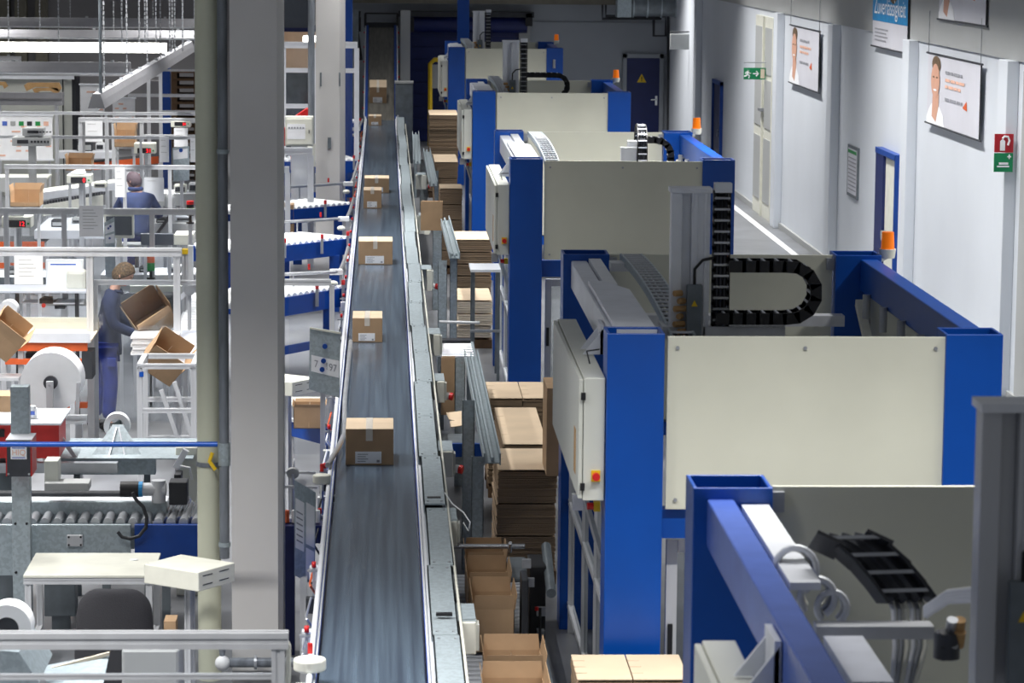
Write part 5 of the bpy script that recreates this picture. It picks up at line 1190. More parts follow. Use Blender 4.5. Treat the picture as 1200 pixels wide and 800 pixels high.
# shelf desk with black legs
Ys = 31.5
a = at(-10, 341, Y=Ys); b = at(101, 341, Y=Ys)
t = thing('packing_desk', 'grey two tier packing desk with black legs below the white screen', 'desk', (a.x, Ys, 0))
part(MB().box(a.x, b.x, Ys, Ys + .6, a.z - .02, a.z), 'upper_shelf', 'plate', t); z2 = at(50, 371, Y=Ys).z
part(MB().box(a.x, b.x, Ys + .02, Ys + .7, z2 - .25, z2 - .22), 'desk_top', 'galv_dark', t); 
for px in (20, 90): x = at(px, 360, Y=Ys).x; part(MB().box(x - .02, x + .02, Ys, Ys + .04, 0, a.z - .02), 'leg', 'black', t)
zt = at(50, 357, Y=Ys).z; part(MB().box(a.x + .5, b.x, Ys + .1, Ys + .5, zt - .02, zt), 'middle_shelf', 'wall_grey', t)
def onshelf(px0, px1, dy, w_, h_, z, name, label, cat, m, sl=.0):
    x0 = at(px0, 341, Y=Ys + dy).x; x1 = at(px1, 341, Y=Ys + dy).x
    o = part(MB().prism([(x0, Ys + dy, z), (x1, Ys + dy, z), (x1 - .03, Ys + dy + w_, z + sl), (x0 + .02, Ys + dy + w_, z + sl)], (0, 0, h_)), name, m); return tag(o, label, cat)
onshelf(24, 44, .1, .3, .01, zt, 'paper_sheet', 'white paper sheet lying left on the middle shelf of the desk', 'paper', 'paper')
onshelf(62, 98, .05, .35, .012, zt, 'paper_sheet', 'larger white paper lying right on the middle shelf of the desk', 'paper', 'paper')
onshelf(46, 62, .1, .25, .05, zt, 'folder', 'dark folder between the papers on the desk', 'folder', 'dark')
onshelf(40, 100, .3, .2, .07, z2 - .22, 'keyboard_tray', 'pale keyboard tray on the lower desk top', 'tray', 'alu_white')
simple_box(64, 352, 76, 362, Ys + .3, .2, 'scanner', 'dark round scanner on the desk shelf', 'scanner', 'darkmetal')
c = at(51, 358, Y=Ys - .05); part(MB().cyl(c, c + Vector((0, .02, 0)), .022, 14), 'red_button', 'redplate', t)
c = at(9, 364, Y=30.8); t = thing('paper_roll', 'small white paper roll at the left edge', 'roll', (c.x, 30.8, c.z)); part(MB().cyl((c.x, 30.8, c.z), (c.x, 31.0, c.z), .1, 24), 'roll', 'paper', t, smooth=True)
part(MB().cyl((c.x, 30.79, c.z), (c.x, 30.8, c.z), .03, 12), 'hub', 'dark', t)
def sheet(a, b, c, d, Y, label, m='paper', lines=5, name='paper_sheet'):
    q = FR(a, b, c, d, Y); t = thing(name, label, 'paper', (q[0], Y, q[2])); w_ = q[1] - q[0]; h_ = q[3] - q[2]
    part(MB().box(q[0], q[1], Y, Y + .006, q[2], q[3]), 'sheet', m, t)
    for k in range(lines): part(MB().box(q[0] + .15 * w_, q[0] + (.6 + .25 * ((k * 7) % 3) / 3) * w_, Y - .002, Y, q[3] - h_ * (.15 + .7 * k / max(1, lines)), q[3] - h_ * (.15 + .7 * k / max(1, lines)) + .006), 'printed_line', 'wall_grey', t)
    return t
sheet(17, 300, 50, 333, Yg - .05, 'white printed sheet hanging under the frame rail left of the screen')
sheet(93, 241, 121, 277, YZ(244, 2.1, 105) - .06, 'white printed sheet hanging left of the old monitor', lines=7)
sheet(135, 196, 146, 231, YZ(193, 2.1, 120) - .05, 'white sheet hanging directly left of the seated worker', lines=3)
sheet(148, 201, 160, 226, 44.3, 'second white sheet just left of the seated worker head', lines=2)
sheet(187, 160, 198, 190, YZ(159, 2.1, 112) - .05, 'narrow white sheet hanging left of the grey clip board', lines=3)
sheet(204, 150, 220, 172, YZ(138, 2.1, 162) - .05, 'white sheet taped under the far small red display', lines=3)
sheet(223, 162, 230, 190, YZ(159, 2.1, 112) - .05, 'white note at the right beside the cream pipe', lines=2)
sheet(100, 142, 120, 166, YZ(138, 2.1, 162) - .05, 'white chart sheet with a pink corner behind the guard frame', lines=2)
t = sheet(169, 208, 192, 236, 44.6, 'white monitor like sheet board right of the seated worker', lines=1)
# monitors
def monitor(a, b, c, d, Y, label, scr, casing, crt=False):
    q = FR(a, b, c, d, Y); t = thing('monitor', label, 'monitor', ((q[0] + q[1]) / 2, Y, q[2] - .12)); w_ = q[1] - q[0]
    part(MB().box(q[0], q[1], Y, Y + .05, q[2], q[3]), 'casing', casing, t, bev=.008)
    part(MB().box(q[0] + .07 * w_, q[1] - .07 * w_, Y - .004, Y, q[2] + .10 * w_, q[3] - .07 * w_), 'screen', scr, t)
    if crt: part(MB().prism([(q[0] + .04, Y + .05, q[2] + .03), (q[1] - .04, Y + .05, q[2] + .03), (q[1] - .1, Y + .35, q[2] + .08), (q[0] + .1, Y + .35, q[2] + .08)], (0, 0, (q[3] - q[2]) * .8)), 'tube_housing', casing, t)
    part(MB().box((q[0] + q[1]) / 2 - .03, (q[0] + q[1]) / 2 + .03, Y + .01, Y + .05, q[2] - .12, q[2]).box((q[0] + q[1]) / 2 - .1, (q[0] + q[1]) / 2 + .1, Y - .05, Y + .15, q[2] - .13, q[2] - .12), 'stand', casing, t)
    return t, q
t, q = monitor(54, 304, 98, 342, 31.9, 'white monitor with a bright page open, above the packing desk', 'screen_lit', 'white')
part(MB().box(q[0] + .05, q[1] - .08, 31.89, 31.896, q[3] - .06, q[3] - .045), 'title_bar', 'beam_blue', t)
monitor(122, 251, 157, 279, 37.2, 'old cream tube monitor with a dark grey screen below the seated worker', 'screen_dark', 'offwhite', True)
simple_box(136, 343, 163, 378, 32.9, .05, 'dark_monitor', 'dark monitor seen behind the standing worker arm', 'monitor', 'screen_dark', stand=True)
simple_box(165, 274, 203, 287, 36.6, .1, 'glass_cover', 'dark tilted glass cover right of the old monitor', 'cover', 'screen_dark', stand=True)
t, q = simple_box(204, 275, 226, 287, 37.4, .5, 'cream_cabinet', 'low cream cabinet behind the green light tower', 'cabinet', 'offwhite', stand=True); 
# clip boards
t, UV = board([(122, 261), (134, 254), (135, 291), (123, 291)], 36.4, 'narrow grey clip board with two white notes and blue pins', [(.08, .55, .95, .85), (.08, .18, .95, .48)])
part(MB().box(UV(0, 0).x, UV(1, 0).x, 36.4, 36.41, UV(0, 0).z - .35, UV(0, 0).z), 'lower_plate', 'galv', t); part(profile((UV(.5, 0).x, 36.45, 0), (UV(.5, 0).x, 36.45, UV(.5, .2).z), .05), 'stand', 'alu', t)
for u, v in ((.4, .72), (.6, .76), (.5, .36)): part(MB().cyl(UV(u, v) + Vector((0, -.006, 0)), UV(u, v) + Vector((0, -.015, 0)), .014, 10), 'pin', 'blue_frame', t)
t, UV = board([(202, 173), (222, 171), (222, 211), (203, 213)], 45.5, 'grey clip board with one white note and a blue pin near the cream pipe', [(.05, .65, .9, .93)])
part(MB().cyl(UV(.5, .9) + Vector((0, -.006, 0)), UV(.5, .9) + Vector((0, -.015, 0)), .03, 10), 'pin', 'blue_frame', t); part(profile((UV(.5, 0).x, 45.56, 0), (UV(.5, 0).x, 45.56, UV(.5, .2).z), .05), 'stand', 'alu', t)
# red number displays
def numdisp(a, b, c, d, wa, wb, wc, wd, Y, s, label, papers=True):
    q = FR(a, b, c, d, Y); t = thing('number_display', label, 'display', ((q[0] + q[1]) / 2, Y, 0))
    part(MB().prism([(q[0], Y, q[2]), (q[1], Y, q[2]), (q[1], Y, q[3]), (q[0], Y, q[3])], (0, .3, 0)), 'housing', 'offwhite', t, bev=.008)
    w = FR(wa, wb, wc, wd, Y); part(MB().box(w[0], w[1], Y - .008, Y, w[2], w[3]), 'display_window', 'text_black', t)
    h_ = (w[3] - w[2]); wl = h_ * .42 * len(s)
    text(s, 'digits', 'red_glow', t, (w[1] - wl - h_ * .15, Y - .012, w[2] + h_ * .16), (1, 0, 0), (0, 0, 1), h_ * .95, width=wl)
    part(MB().cyl(((w[1] + q[1]) / 2, Y - .008, (w[2] + w[3]) / 2), ((w[1] + q[1]) / 2, Y, (w[2] + w[3]) / 2), h_ * .16, 12), 'green_button', 'green', t)
    part(profile(((q[0] + q[1]) / 2 + .02, Y + .1, 0), ((q[0] + q[1]) / 2 + .02, Y + .1, q[2]), .06), 'stand', 'alu', t)
    if papers:
        o = part(MB().prism([(q[0] + .05, Y + .02, q[3] + .01), (q[1] - .08, Y + .03, q[3] + .01), (q[1] - .12, Y + .25, q[3] + .05), (q[0] + .1, Y + .26, q[3] + .03)], (0, 0, .02)), 'paper_stack', 'paper')
        tag(o, 'white papers on top of the number display that shows ' + {'12': 'twelve', '0': 'zero'}.get(s, ''), 'paper')
numdisp(2, 254, 36, 267, 8, 258, 30, 266, 35.6, '12', 'cream number display showing a red 12 at the left edge')
numdisp(78, 205, 107, 215, 83, 207.5, 101, 214.5, 42.2, '0', 'cream number display showing a single red zero')
numdisp(157, 168, 182, 180, 161, 173.5, 177, 179.5, 47.5, '31', 'cream number display showing a red 31 above the seated worker', False)
numdisp(200, 142, 223, 149, 204.5, 143, 218, 147.3, 51.5, '21', 'farthest number display showing a red 21', False)
# light towers
def tower(px, y0, y1, Y, colors, label, post=None):
    a = at(px, y1, Y=Y); b = at(px, y0, Y=Y); hh = (b.z - a.z); n = len(colors); t = thing('signal_tower', label, 'light', (a.x, Y, a.z)); r = .045
    lo = .35 * hh
    part(MB().cyl((a.x, Y, a.z), (a.x, Y, a.z + lo), .018, 10).cyl((a.x, Y, a.z), (a.x, Y, a.z + .02), .05, 12), 'foot', 'black', t)
    for k, c in enumerate(colors): part(MB().cyl((a.x, Y, a.z + lo + (hh - lo) * k / n), (a.x, Y, a.z + lo + (hh - lo) * (k + .94) / n), r, 14), 'light_segment', c, t, smooth=True, label={'orange': 'orange segment', 'green': 'green segment', 'green_glow': 'lit yellow green segment', 'red': 'red segment', 'black': 'black segment'}[c])
    if post: part(profile((a.x, Y, 0), (a.x, Y, a.z), .05), 'stand', 'alu', t)
tower(177, 298, 327, 34.5, ['green', 'orange'], 'small signal tower with green and orange segments right of the standing worker', True)
tower(223, 235, 262, 36.5, ['black', 'green_glow', 'black', 'red'], 'signal tower with a red top and a lit green segment beside the cream pipe', True)
# cartons in work
def stand_under(x, y, z, w_, label):
    t = thing('carton_stand', label, 'stand', (x, y, 0)); part(MB().box(x - w_ / 2, x + w_ / 2, y - .15, y + .15, z - .03, z), 'plate', 'alu', t)
    for a in (-1, 1): part(MB().box(x + a * w_ * .4 - .02, x + a * w_ * .4 + .02, y - .02, y + .02, 0, z - .03), 'leg', 'alu', t)
def flapbox(cx, cy, Y, w_, h_, rot, label, open_=True):
    c = at(cx, cy, Y=Y); t = opencarton(-w_ / 2, w_ / 2, -w_ * .4, w_ * .8, 0, h_, label, w_ * .38, 'carton', grp=None)
    t.location = (0, 0, 0)
    for ch in t.children: pass
    t.location = c; t.rotation_euler = rot; return t
def reroot(t): pass
flapbox(190, 392, 30.6, .40, .24, (.75, -.55, .25), 'large open carton tilted in front of the standing worker')
flapbox(180, 441, 29.6, .38, .22, (.6, .6, .15), 'lower tilted open carton leaning on the aluminium trolley')
p = at(190, 412, Y=30.75); stand_under(p.x, p.y, p.z, .4, 'aluminium stand carrying the large tilted carton')
p = at(0, 440, Y=29.1); stand_under(p.x, p.y, p.z, .4, 'aluminium stand below the tilted carton at the left edge')
flapbox(-9, 412, 29.0, .34, .22, (.5, .7, .2), 'tilted open carton at the left edge by the orange bench')
def wb(a, b, c, d, Y, dep, label, fl=.1):
    q = FR(a, b, c, d, Y); stand_under((q[0] + q[1]) / 2, Y + dep / 2, q[2] - .002, q[1] - q[0], 'stand under the ' + label); return opencarton(q[0], q[1], Y, dep, q[2], (q[3] - q[2]) * .68, label, (q[3] - q[2]) * .3, 'carton', grp=None, lowf=True)
wb(12, 217, 46, 242, 40.0, .45, 'open brown carton on the far conveyor at the left')
wb(77, 181, 107, 200, 46, .4, 'pale open carton partly hidden behind a guard post')
wb(134, 145, 158, 172, 50, .4, 'open brown carton standing upright behind the frames')
# white folded stack
q = FR(153, 394, 208, 416, 29.9)
t = thing('paper_stack', 'stack of white folded paper bags between the two tilted cartons', 'paper', (q[0], 29.9, q[2]))
for k in range(7): part(MB().box(q[0] + .01 * (k % 3), q[1] - .012 * (k % 2), 29.9 + .01 * (k % 2), 30.4, q[2] + (q[3] - q[2]) * k / 7, q[2] + (q[3] - q[2]) * (k + .8) / 7), 'sheet', 'paper', t)
# aluminium trolley
Y = 28.6; a = at(161, 429, Y=Y); b = at(229, 429, Y=Y)
t = thing('aluminium_trolley', 'aluminium profile trolley holding the lower tilted carton', 'trolley', (a.x, Y, 0))
for yy in (Y, Y + .7):
    part(profile((a.x, yy, a.z), (b.x, yy, a.z), .05), 'top_rail', 'alu', t)
    for x in (a.x + .02, b.x - .02): part(profile((x, yy, 0), (x, yy, a.z), .05), 'post', 'alu', t)
    for z in (a.z * .28, a.z * .62): part(profile((a.x, yy, z), (b.x, yy, z), .045), 'cross_rail', 'alu', t)
for x in (a.x + .02, b.x - .02): part(profile((x, Y, a.z), (x, Y + .7, a.z), .05), 'side_rail', 'alu', t)
part(MB().bar((a.x + .2, Y + .35, a.z * .75), (a.x + .45, Y + .35, .1), .04, .04), 'brace', 'alu', t)
part(MB().bar((a.x + .32, Y + .5, a.z * .8), (a.x + .52, Y + .5, .25), .04, .04), 'brace', 'alu', t)
part(MB().box(a.x + .02, a.x + .06, Y - .03, Y, a.z - .1, a.z - .05), 'blue_clip', 'blue', t)
q = FR(208, 400, 230, 428, 29.8); t = thing('inclined_tray', 'pale metal tray sloping beside the white paper stack', 'tray', (q[0], 29.8, 0)); part(MB().prism([(q[0], 29.6, q[2]), (q[1] + .1, 29.6, q[2]), (q[1] + .1, 30.5, q[3]), (q[0], 30.5, q[3])], (0, 0, .02)), 'tray', 'plate', t)
for x in (q[0] + .05, q[1]): part(MB().box(x, x + .04, 29.9, 29.94, 0, q[2]), 'leg', 'alu', t)
# rollers climbing on the right behind worker
a = at(208, 420, Z=1.0)
t = thing('roller_conveyor', 'short pale roller conveyor receding behind the tilted cartons', 'conveyor', (a.x, 30.8, 0))
rollers(at(209, 385, Z=1.0).x, at(240, 385, Z=1.0).x, 31.0, 34.6, 1.0, .05, 'x', 16, t, 'white')
for x in (at(209, 385, Z=1.0).x - .03, at(240, 385, Z=1.0).x): part(MB().box(x, x + .03, 31, 34.6, .88, 1.03), 'side_frame', 'alu', t)
for y in (31.1, 34.4): part(MB().box(at(212, 385, Z=1.0).x, at(212, 385, Z=1.0).x + .05, y, y + .05, 0, .88), 'leg', 'alu', t)
# machinery clutter right of worker
t, q = simple_box(187, 345, 204, 367, 33.4, .3, 'round_motor', 'dark round motor behind the tilted carton', 'motor', 'dark', bev=.04, stand=True)
t, q = simple_box(152, 335, 218, 344, 34.8, .3, 'cream_housing', 'long cream machine housing beyond the signal tower', 'machine', 'offwhite', stand=True)
simple_box(170, 358, 182, 370, 33.2, .15, 'yellow_holder', 'yellow and white label holder behind the tilted carton', 'holder', 'yellow', stand=True)
o = part(MB().prism([at(177, 352, Y=33.1), at(184, 339, Y=33.1), at(189, 342, Y=33.1), at(181, 355, Y=33.1)], (0, .01, 0)), 'cyan_card', 'sky_blue'); tag(o, 'cyan card sticking up over the yellow holder', 'card')
t = thing('feed_arm', 'white feed arm with a small wheel near the cream pipe', 'arm', at(205, 355, Y=32)); part(MB().bar(at(207, 352, Y=32), at(222, 340, Y=32), .05, .05), 'arm', 'alu_white', t); part(MB().cyl(at(222, 340, Y=31.95), at(222, 340, Y=32.05), .06, 16), 'wheel', 'steel', t); part(MB().cyl(at(222, 340, Y=32), at(222, 420, Y=32), .02), 'stand', 'alu', t)
t, q = simple_box(220, 288, 226, 335, 34.0, .1, 'white_post_box', 'slim white upright box beside the cream pipe', 'post', 'white')
simple_box(213, 292, 220, 298, 33.6, .1, 'yellow_switch', 'small yellow and red switch box near the cream pipe', 'switch', 'yellow', stand=True)
t, q = simple_box(77, 317, 101, 341, 31.7, .2, 'white_bag', 'white crumpled paper bag hanging right of the bright monitor', 'bag', 'offwhite', bev=.04)
# mid left: benches, belts, orange frames
def conv_h(a, b, yt, Z, dep, label, m='offwhite', lm='alu', frame='alu_white', yb_=None, front=.12, name='packing_bench', zoff=0, toplabel=None):
    p = at(a, yt, Z=Z); q = at(b, yb_ or yt, Z=Z); t = thing(name, label, 'bench', (p.x, p.y, 0))
    part(MB().prism([(p.x, p.y, Z), (q.x, q.y, Z), (q.x, q.y + dep, Z), (p.x, p.y + dep, Z)], (0, 0, -.03)), 'top', m, t)
    part(MB().bar((p.x, p.y, Z - front / 2), (q.x, q.y, Z - front / 2), .03, front), 'front_frame', frame, t)
    n = max(2, int((q.x - p.x) / 1.2))
    for i in range(n + 1):
        f = i / n; x = p.x + (q.x - p.x) * f; y = p.y + (q.y - p.y) * f; part(MB().box(x, x + .05, y + .03, y + .08, 0, Z - front), 'leg', lm, t)
    return t, p, q
conv_h(40, 140, 270, .95, 2.0, 'wide white bench top behind the displayed 12', 'alu_white')
t, p, q = conv_h(-10, 52, 283, .8, .8, 'low orange framed conveyor at the left below the 12 display', 'dark', frame='orange', front=.18)
part(MB().bar((p.x, p.y, .45), (q.x, q.y, .45), .05, .08), 'lower_beam', 'orange', t)
t, p, q = conv_h(50, 120, 240, .95, 1.0, 'black studded belt conveyor with cream side rising to the right', 'dark', yb_=228, frame='offwhite', front=.18)
for i in range(22):
    f = (i + .5) / 22; P = p.lerp(q, f); part(MB().box(P.x - .03, P.x + .03, P.y + .02, P.y + .1, .95, 1.0), 'cleat', 'darkmetal', t)
conv_h(45, 135, 226, 1.1, .9, 'cream covered table behind the studded belt', 'offwhite', yb_=214)
conv_h(105, 185, 191, .95, .8, 'orange edged belt conveyor behind the 31 display', 'dark', yb_=183, frame='orange', front=.14)
conv_h(133, 168, 204, .7, .5, 'low orange rail bench left of the seated worker', 'alu_white', frame='orange', front=.08)
conv_h(150, 232, 262, 1.0, .5, 'grey screen panel bench behind the dark glass cover', 'wall_grey', frame='wall_grey', front=.35)
conv_h(66, 132, 178, 1.15, .5, 'far white work bench below the chart boards', 'alu_white')
conv_h(-10, 55, 208, .9, .8, 'far cream bench at the left under the stacked devices', 'offwhite', frame='wall_grey', front=.25)
conv_h(175, 232, 227, .95, .8, 'far grey bench right of the seated worker', 'alu_white', frame='wall_grey', front=.2)
conv_h(-10, 70, 325, 1.0, .8, 'low grey equipment bench behind the packing desk', 'wall_grey', frame='galv_dark', front=.2)
conv_h(118, 232, 322, 1.0, .8, 'grey equipment bench behind the standing worker', 'alu_white', frame='wall_grey', front=.2)
# tidy small things on benches
random.seed(3)
items = [  # px, py on the bench, bench height, width and height in pixels
 (60, 266, .95, 16, 8, 'dark', 'small dark printer on the wide white bench'), (84, 262, .95, 14, 6, 'wall_grey', 'grey tray on the wide white bench'), (104, 267, .95, 12, 7, 'offwhite', 'small cream case at the right of the wide white bench'),
 (183, 261, 1.0, 12, 5, 'dark', 'dark case behind the dark glass cover'), (206, 260, 1.0, 18, 7, 'alu_white', 'white tray case right of the dark glass cover'),
 (90, 177, 1.15, 18, 9, 'dark', 'dark keyboard like box on the far white bench'), (112, 176, 1.15, 10, 8, 'white', 'white box on the far white bench'),
 (8, 322, 1.0, 14, 8, 'dark', 'dark case behind the left end of the desk'), (30, 323, 1.0, 18, 7, 'alu_white', 'pale case behind the hanging sheet'),
 (163, 319, 1.0, 12, 6, 'dark', 'black case left of the signal tower foot'), (196, 320, 1.0, 16, 8, 'wall_grey', 'grey device right of the signal tower foot'), (146, 320, 1.0, 10, 7, 'white', 'white case by the standing worker head'),
 (204, 226, .95, 14, 9, 'offwhite', 'cream case right of the seated worker'), (221, 225, .95, 10, 10, 'white', 'white case near the cream pipe at mid height'), (110, 220, 1.1, 14, 6, 'offwhite', 'small pale case on the cream covered table')]
for (px, py, zb_, pw, ph, m_, lab) in items:
    p = at(px, py, Z=zb_); q = FR(px, py - ph, px + pw, py, p.y)
    t = thing('equipment_case', lab, 'device', (q[0], p.y, zb_)); part(MB().box(q[0], q[1], p.y, p.y + .25, zb_, q[3]), 'body', m_, t, bev=.01)
    part(MB().box(q[0] + .02, q[1] - .02, p.y - .01, p.y, zb_ + .02, q[3] - .03), 'front', 'dark' if m_ not in ('dark', 'black') else 'wall_grey', t)
    part(MB().box(q[0] + .02, q[1] - .02, p.y + .04, p.y + .2, q[3], q[3] + .01), 'lid', m_, t)
# stacked devices on post
for (a, b, c, d, lab) in ((26, 150, 51, 159, 'small grey device on top of the wider one on a post'), (14, 161, 58, 171, 'wide grey device with buttons on a post before the chart board')):
    Y = 46; q = FR(a, b, c, d, Y); t = thing('weighing_terminal', lab, 'device', (q[0], Y, q[2])); part(MB().box(q[0], q[1], Y, Y + .3, q[2], q[3]), 'housing', 'wall_grey', t, bev=.015)
    part(MB().box(q[0] + .08, q[0] + .25, Y - .01, Y, q[2] + .04, q[3] - .04), 'display', 'dark', t)
    for k in range(6): x = (q[0] + q[1]) / 2 + .05 * k; part(MB().box(x, x + .03, Y - .01, Y, q[2] + .05, q[3] - .05), 'button', 'dark', t)
    if a == 14: part(MB().box((q[0] + q[1]) / 2 - .05, (q[0] + q[1]) / 2 + .06, Y + .1, Y + .2, 0, q[2]), 'post', 'wall_grey', t)
    else: part(MB().box(q[0] + .1, q[1] - .1, Y + .05, Y + .2, q[2] - .04, q[2]), 'foot', 'wall_grey', t)
# chart boards
def chart(a, b, c, d, Y, label, icons=False, seed=1):
    random.seed(seed); q = FR(a, b, c, d, Y); t = thing('chart_board', label, 'board', (q[0], Y, q[2])); w_ = q[1] - q[0]; h_ = q[3] - q[2]
    part(MB().box(q[0], q[1], Y, Y + .04, q[2], q[3]), 'board', 'paper', t); rows = max(4, int(h_ / .11))
    for r in range(rows):
        for k in range(max(2, int(w_ / .3))):
            if random.random() < .85:
                x = q[0] + random.uniform(.03, .9) * w_; z = q[2] + h_ * (.06 + (.78 if icons else .88) * r / rows); part(MB().box(x, min(q[1] - .02, x + random.uniform(.05, .16)), Y - .004, Y, z, z + .03), 'chart_mark', 'text_orange', t)
    if icons:
        for k in range(7): x = q[0] + w_ * (.05 + .135 * k); part(MB().box(x, x + .09, Y - .004, Y, q[3] - .18, q[3] - .1), 'chart_icon', ['dark', 'beam_blue', 'wall_grey', 'green', 'dark', 'green', 'text_orange'][k], t)
    for x in (q[0] + .04, q[1] - .08): part(MB().box(x, x + .04, Y + .04, Y + .08, 0, q[3]), 'board_leg', 'alu', t)
    part(MB().box(q[0] - .02, q[1] + .02, Y - .01, Y + .05, q[3], q[3] + .03).box(q[0] - .02, q[1] + .02, Y - .01, Y + .05, q[2] - .03, q[2]), 'board_rail', 'alu_white', t)
chart(-10, 136, 61, 186, 55, 'large white chart board with orange marks and a row of icons at the left', True, 2)
chart(94, 100, 122, 131, 60, 'chart sheet hanging left of the sloping lamp end', seed=5)
chart(132, 116, 158, 140, 59.5, 'chart sheet below the sloping lamp trough', seed=8)
# white cabinet wall at back left with shelf of yellow parts
q = FR(-10, 87, 84, 180, 60)
t = thing('white_cabinet', 'large white cabinet wall behind the yellow brackets', 'cabinet', (q[0], 60, 0))
part(MB().box(q[0], q[1], 60, 60.8, 0, q[3]), 'body', 'cab', t); part(MB().box(q[0], q[1] + .05, 59.95, 60.1, q[3] - .1, q[3]), 'top_rail', 'alu_white', t); x = at(73, 100, Y=60).x; part(MB().box(x, x + .02, 59.98, 60, 0, q[3]), 'seam', 'dark', t)
part(MB().box(q[1], q[1] + .08, 60, 60.8, 0, q[3]), 'side_strip', 'dark', t)
q = FR(-10, 109, 73, 123, 55.9)
t = thing('shelf_trough', 'grey trough beam carrying the yellow brackets', 'shelf', (q[0], 55.9, q[2]), None)
for x in (q[0] + .1, q[1] - .15): part(MB().box(x, x + .06, 55.95, 56.05, 0, q[2]), 'stand', 'alu', t)
part(MB().box(q[0], q[1], 55.9, 56.2, q[2], q[3]), 'trough', 'lampshade', t); part(MB().box(q[0], q[1], 55.87, 55.9, (q[2] + q[3]) / 2, (q[2] + q[3]) / 2 + .02), 'rib', 'wall_dark', t)
for (a, b, c, d, lab) in ((28, 97, 72, 107, 'yellow wooden bracket frame lying upper right on the shelf'), (38, 103, 70, 110, 'lower yellow bracket beside the chain'), (-8, 96, 9, 104, 'yellow bracket at the left edge of the shelf')):
    Y = 56; p = [at(a, (b + d) / 2 - 2, Y=Y), at(a + 4, b, Y=Y), at(c - 3, b, Y=Y), at(c, d - 3, Y=Y), at(c - 4, d, Y=Y), at(c - (c - a) * .35, (b + d) / 2, Y=Y), at(a + (c - a) * .3, (b + d) / 2, Y=Y), at(a + 3, d, Y=Y)]
    tag(part(MB().prism(p, (0, .1, 0)), 'yellow_bracket', 'yellow' if 0 else 'wood'), lab, 'bracket')
for (a, c) in ((54, 70), (54, 69)): pass
# pallets
q = FR(201, 84, 232, 128, 64)
n = 6; hz = (q[3]) / 14
for k in range(14):
    z = hz * k
    if z < .0: continue
    t = thing('wooden_pallet', 'wooden pallet, %s from the floor in the tall stack behind the cream pipe' % 'first second third fourth fifth sixth seventh eighth ninth tenth eleventh twelfth thirteenth topmost'.split()[k], 'pallet', ((q[0] + q[1]) / 2, 64, z), 'wooden pallets stacked at the back left')
    w_ = q[1] - q[0] + .5
    for s in range(3): part(MB().box(q[0] + s * (w_ - .12) / 2, q[0] + s * (w_ - .12) / 2 + .12, 64, 64.8, z + .02, z + hz - .03), 'block', 'pallet', t)
    part(MB().box(q[0], q[0] + w_, 64, 64.8, z + hz - .03, z + hz - .005), 'deck_board', 'pallet', t); part(MB().box(q[0], q[0] + w_, 64, 64.8, z, z + .02), 'bottom_board', 'pallet', t)
q = FR(189, 80, 199, 165, 62); t = tag(part(MB().box(q[0], q[1], 62, 62.3, 0, q[3]), 'steel_column', 'blue_frame'), 'dark blue steel upright left of the wooden pallets', 'column')
q = FR(164, 95, 176, 150, 63); tag(part(MB().box(q[0], q[1] + .2, 63, 63.5, 0, q[3]), 'locker', 'wall_dark'), 'dark grey locker left of the blue upright', 'locker')
# ------------------------------------------------------------------ hanging lamp troughs
def trough(a, b, lit, label, w_=.17, h_=.14, chains=(.3, .7)):
    a = Vector(a); b = Vector(b); t = thing('hanging_lamp', label, 'lamp', (a + b) / 2, None); d = (b - a).normalized(); s = d.cross(Vector((0, 0, 1))).normalized()
    prof = [s * -w_ / 2, s * w_ / 2, s * w_ * .36 + Vector((0, 0, h_ * .55)), s * w_ * .22 + Vector((0, 0, h_)), s * -w_ * .22 + Vector((0, 0, h_)), s * -w_ * .36 + Vector((0, 0, h_ * .55))]
    if lit: part(MB().bar(a + Vector((0, 0, h_ / 2)), b + Vector((0, 0, h_ / 2)), w_ * .8, h_ * .9), 'diffuser', 'lamp_on', t)
    else:
        part(MB().prism([a + p for p in prof], b - a), 'housing', 'lampshade', t)
        part(MB().cyl(a + Vector((0, 0, -.012)), b + Vector((0, 0, -.012)), .02, 8), 'tube', 'white', t)
        k = 0; L = (b - a).length
        while k * 1.5 < L: 
            c = a + d * min(L, k * 1.5 + .4); part(MB().bar(c + Vector((0, 0, h_)), c + Vector((0, 0, h_ + .03)), .05, .05), 'clip', 'steel', t); k += 1
    for f in chains:
        c = a.lerp(b, f) + Vector((0, 0, h_)); m = MB(); n = int((6.3 - c.z) / .06)
        for k in range(n): z = c.z + k * .06; m.bar((c.x, c.y, z), (c.x, c.y, z + .045), .012 if k % 2 else .022, .022 if k % 2 else .012)
        o = part(m, 'chain', 'steel', t)
    return t
Yl = 38; a = at(113, 127, Y=35.5); b = at(236, 52, Y=35.5)
zl = a.z; e = at(236, 60, Z=zl)
L0 = trough(a, (a.x, e.y, zl), False, 'grey lamp trough hanging lengthwise and sloping up towards the cream pipe', .2, .17, (.06, .25, .45, .6, .75, .9))
rod = at(118, 110, Y=35.7); tt = thing('lamp_rod', 'thin grey rod hanging down to the end of the lengthwise lamp', 'rod', (rod.x, 35.7, rod.z)); part(MB().cyl((rod.x, 35.7, rod.z), (rod.x, 35.7, 6.3), .018, 8), 'rod', 'galv_dark', tt)
def xtrough(x0, x1, y0, y1, Y, lit, label, ch=(.2, .5, .8)):
    q = FR(x0, y0, x1, y1, Y); return trough((q[0], Y, q[2]), (q[1], Y, q[2]), lit, label, .2, q[3] - q[2], ch)
xtrough(-15, 228, 22, 30, 58, False, 'highest grey lamp trough crossing the upper left', (.15, .4, .8))
xtrough(-15, 232, 36, 43, 54, True if 0 else False, 'thin grey lamp trough just above the lit white lamp', (.25, .6))
xtrough(-15, 195, 50, 61, 50, True, 'long lit white lamp hanging across the upper left', (.12, .85))
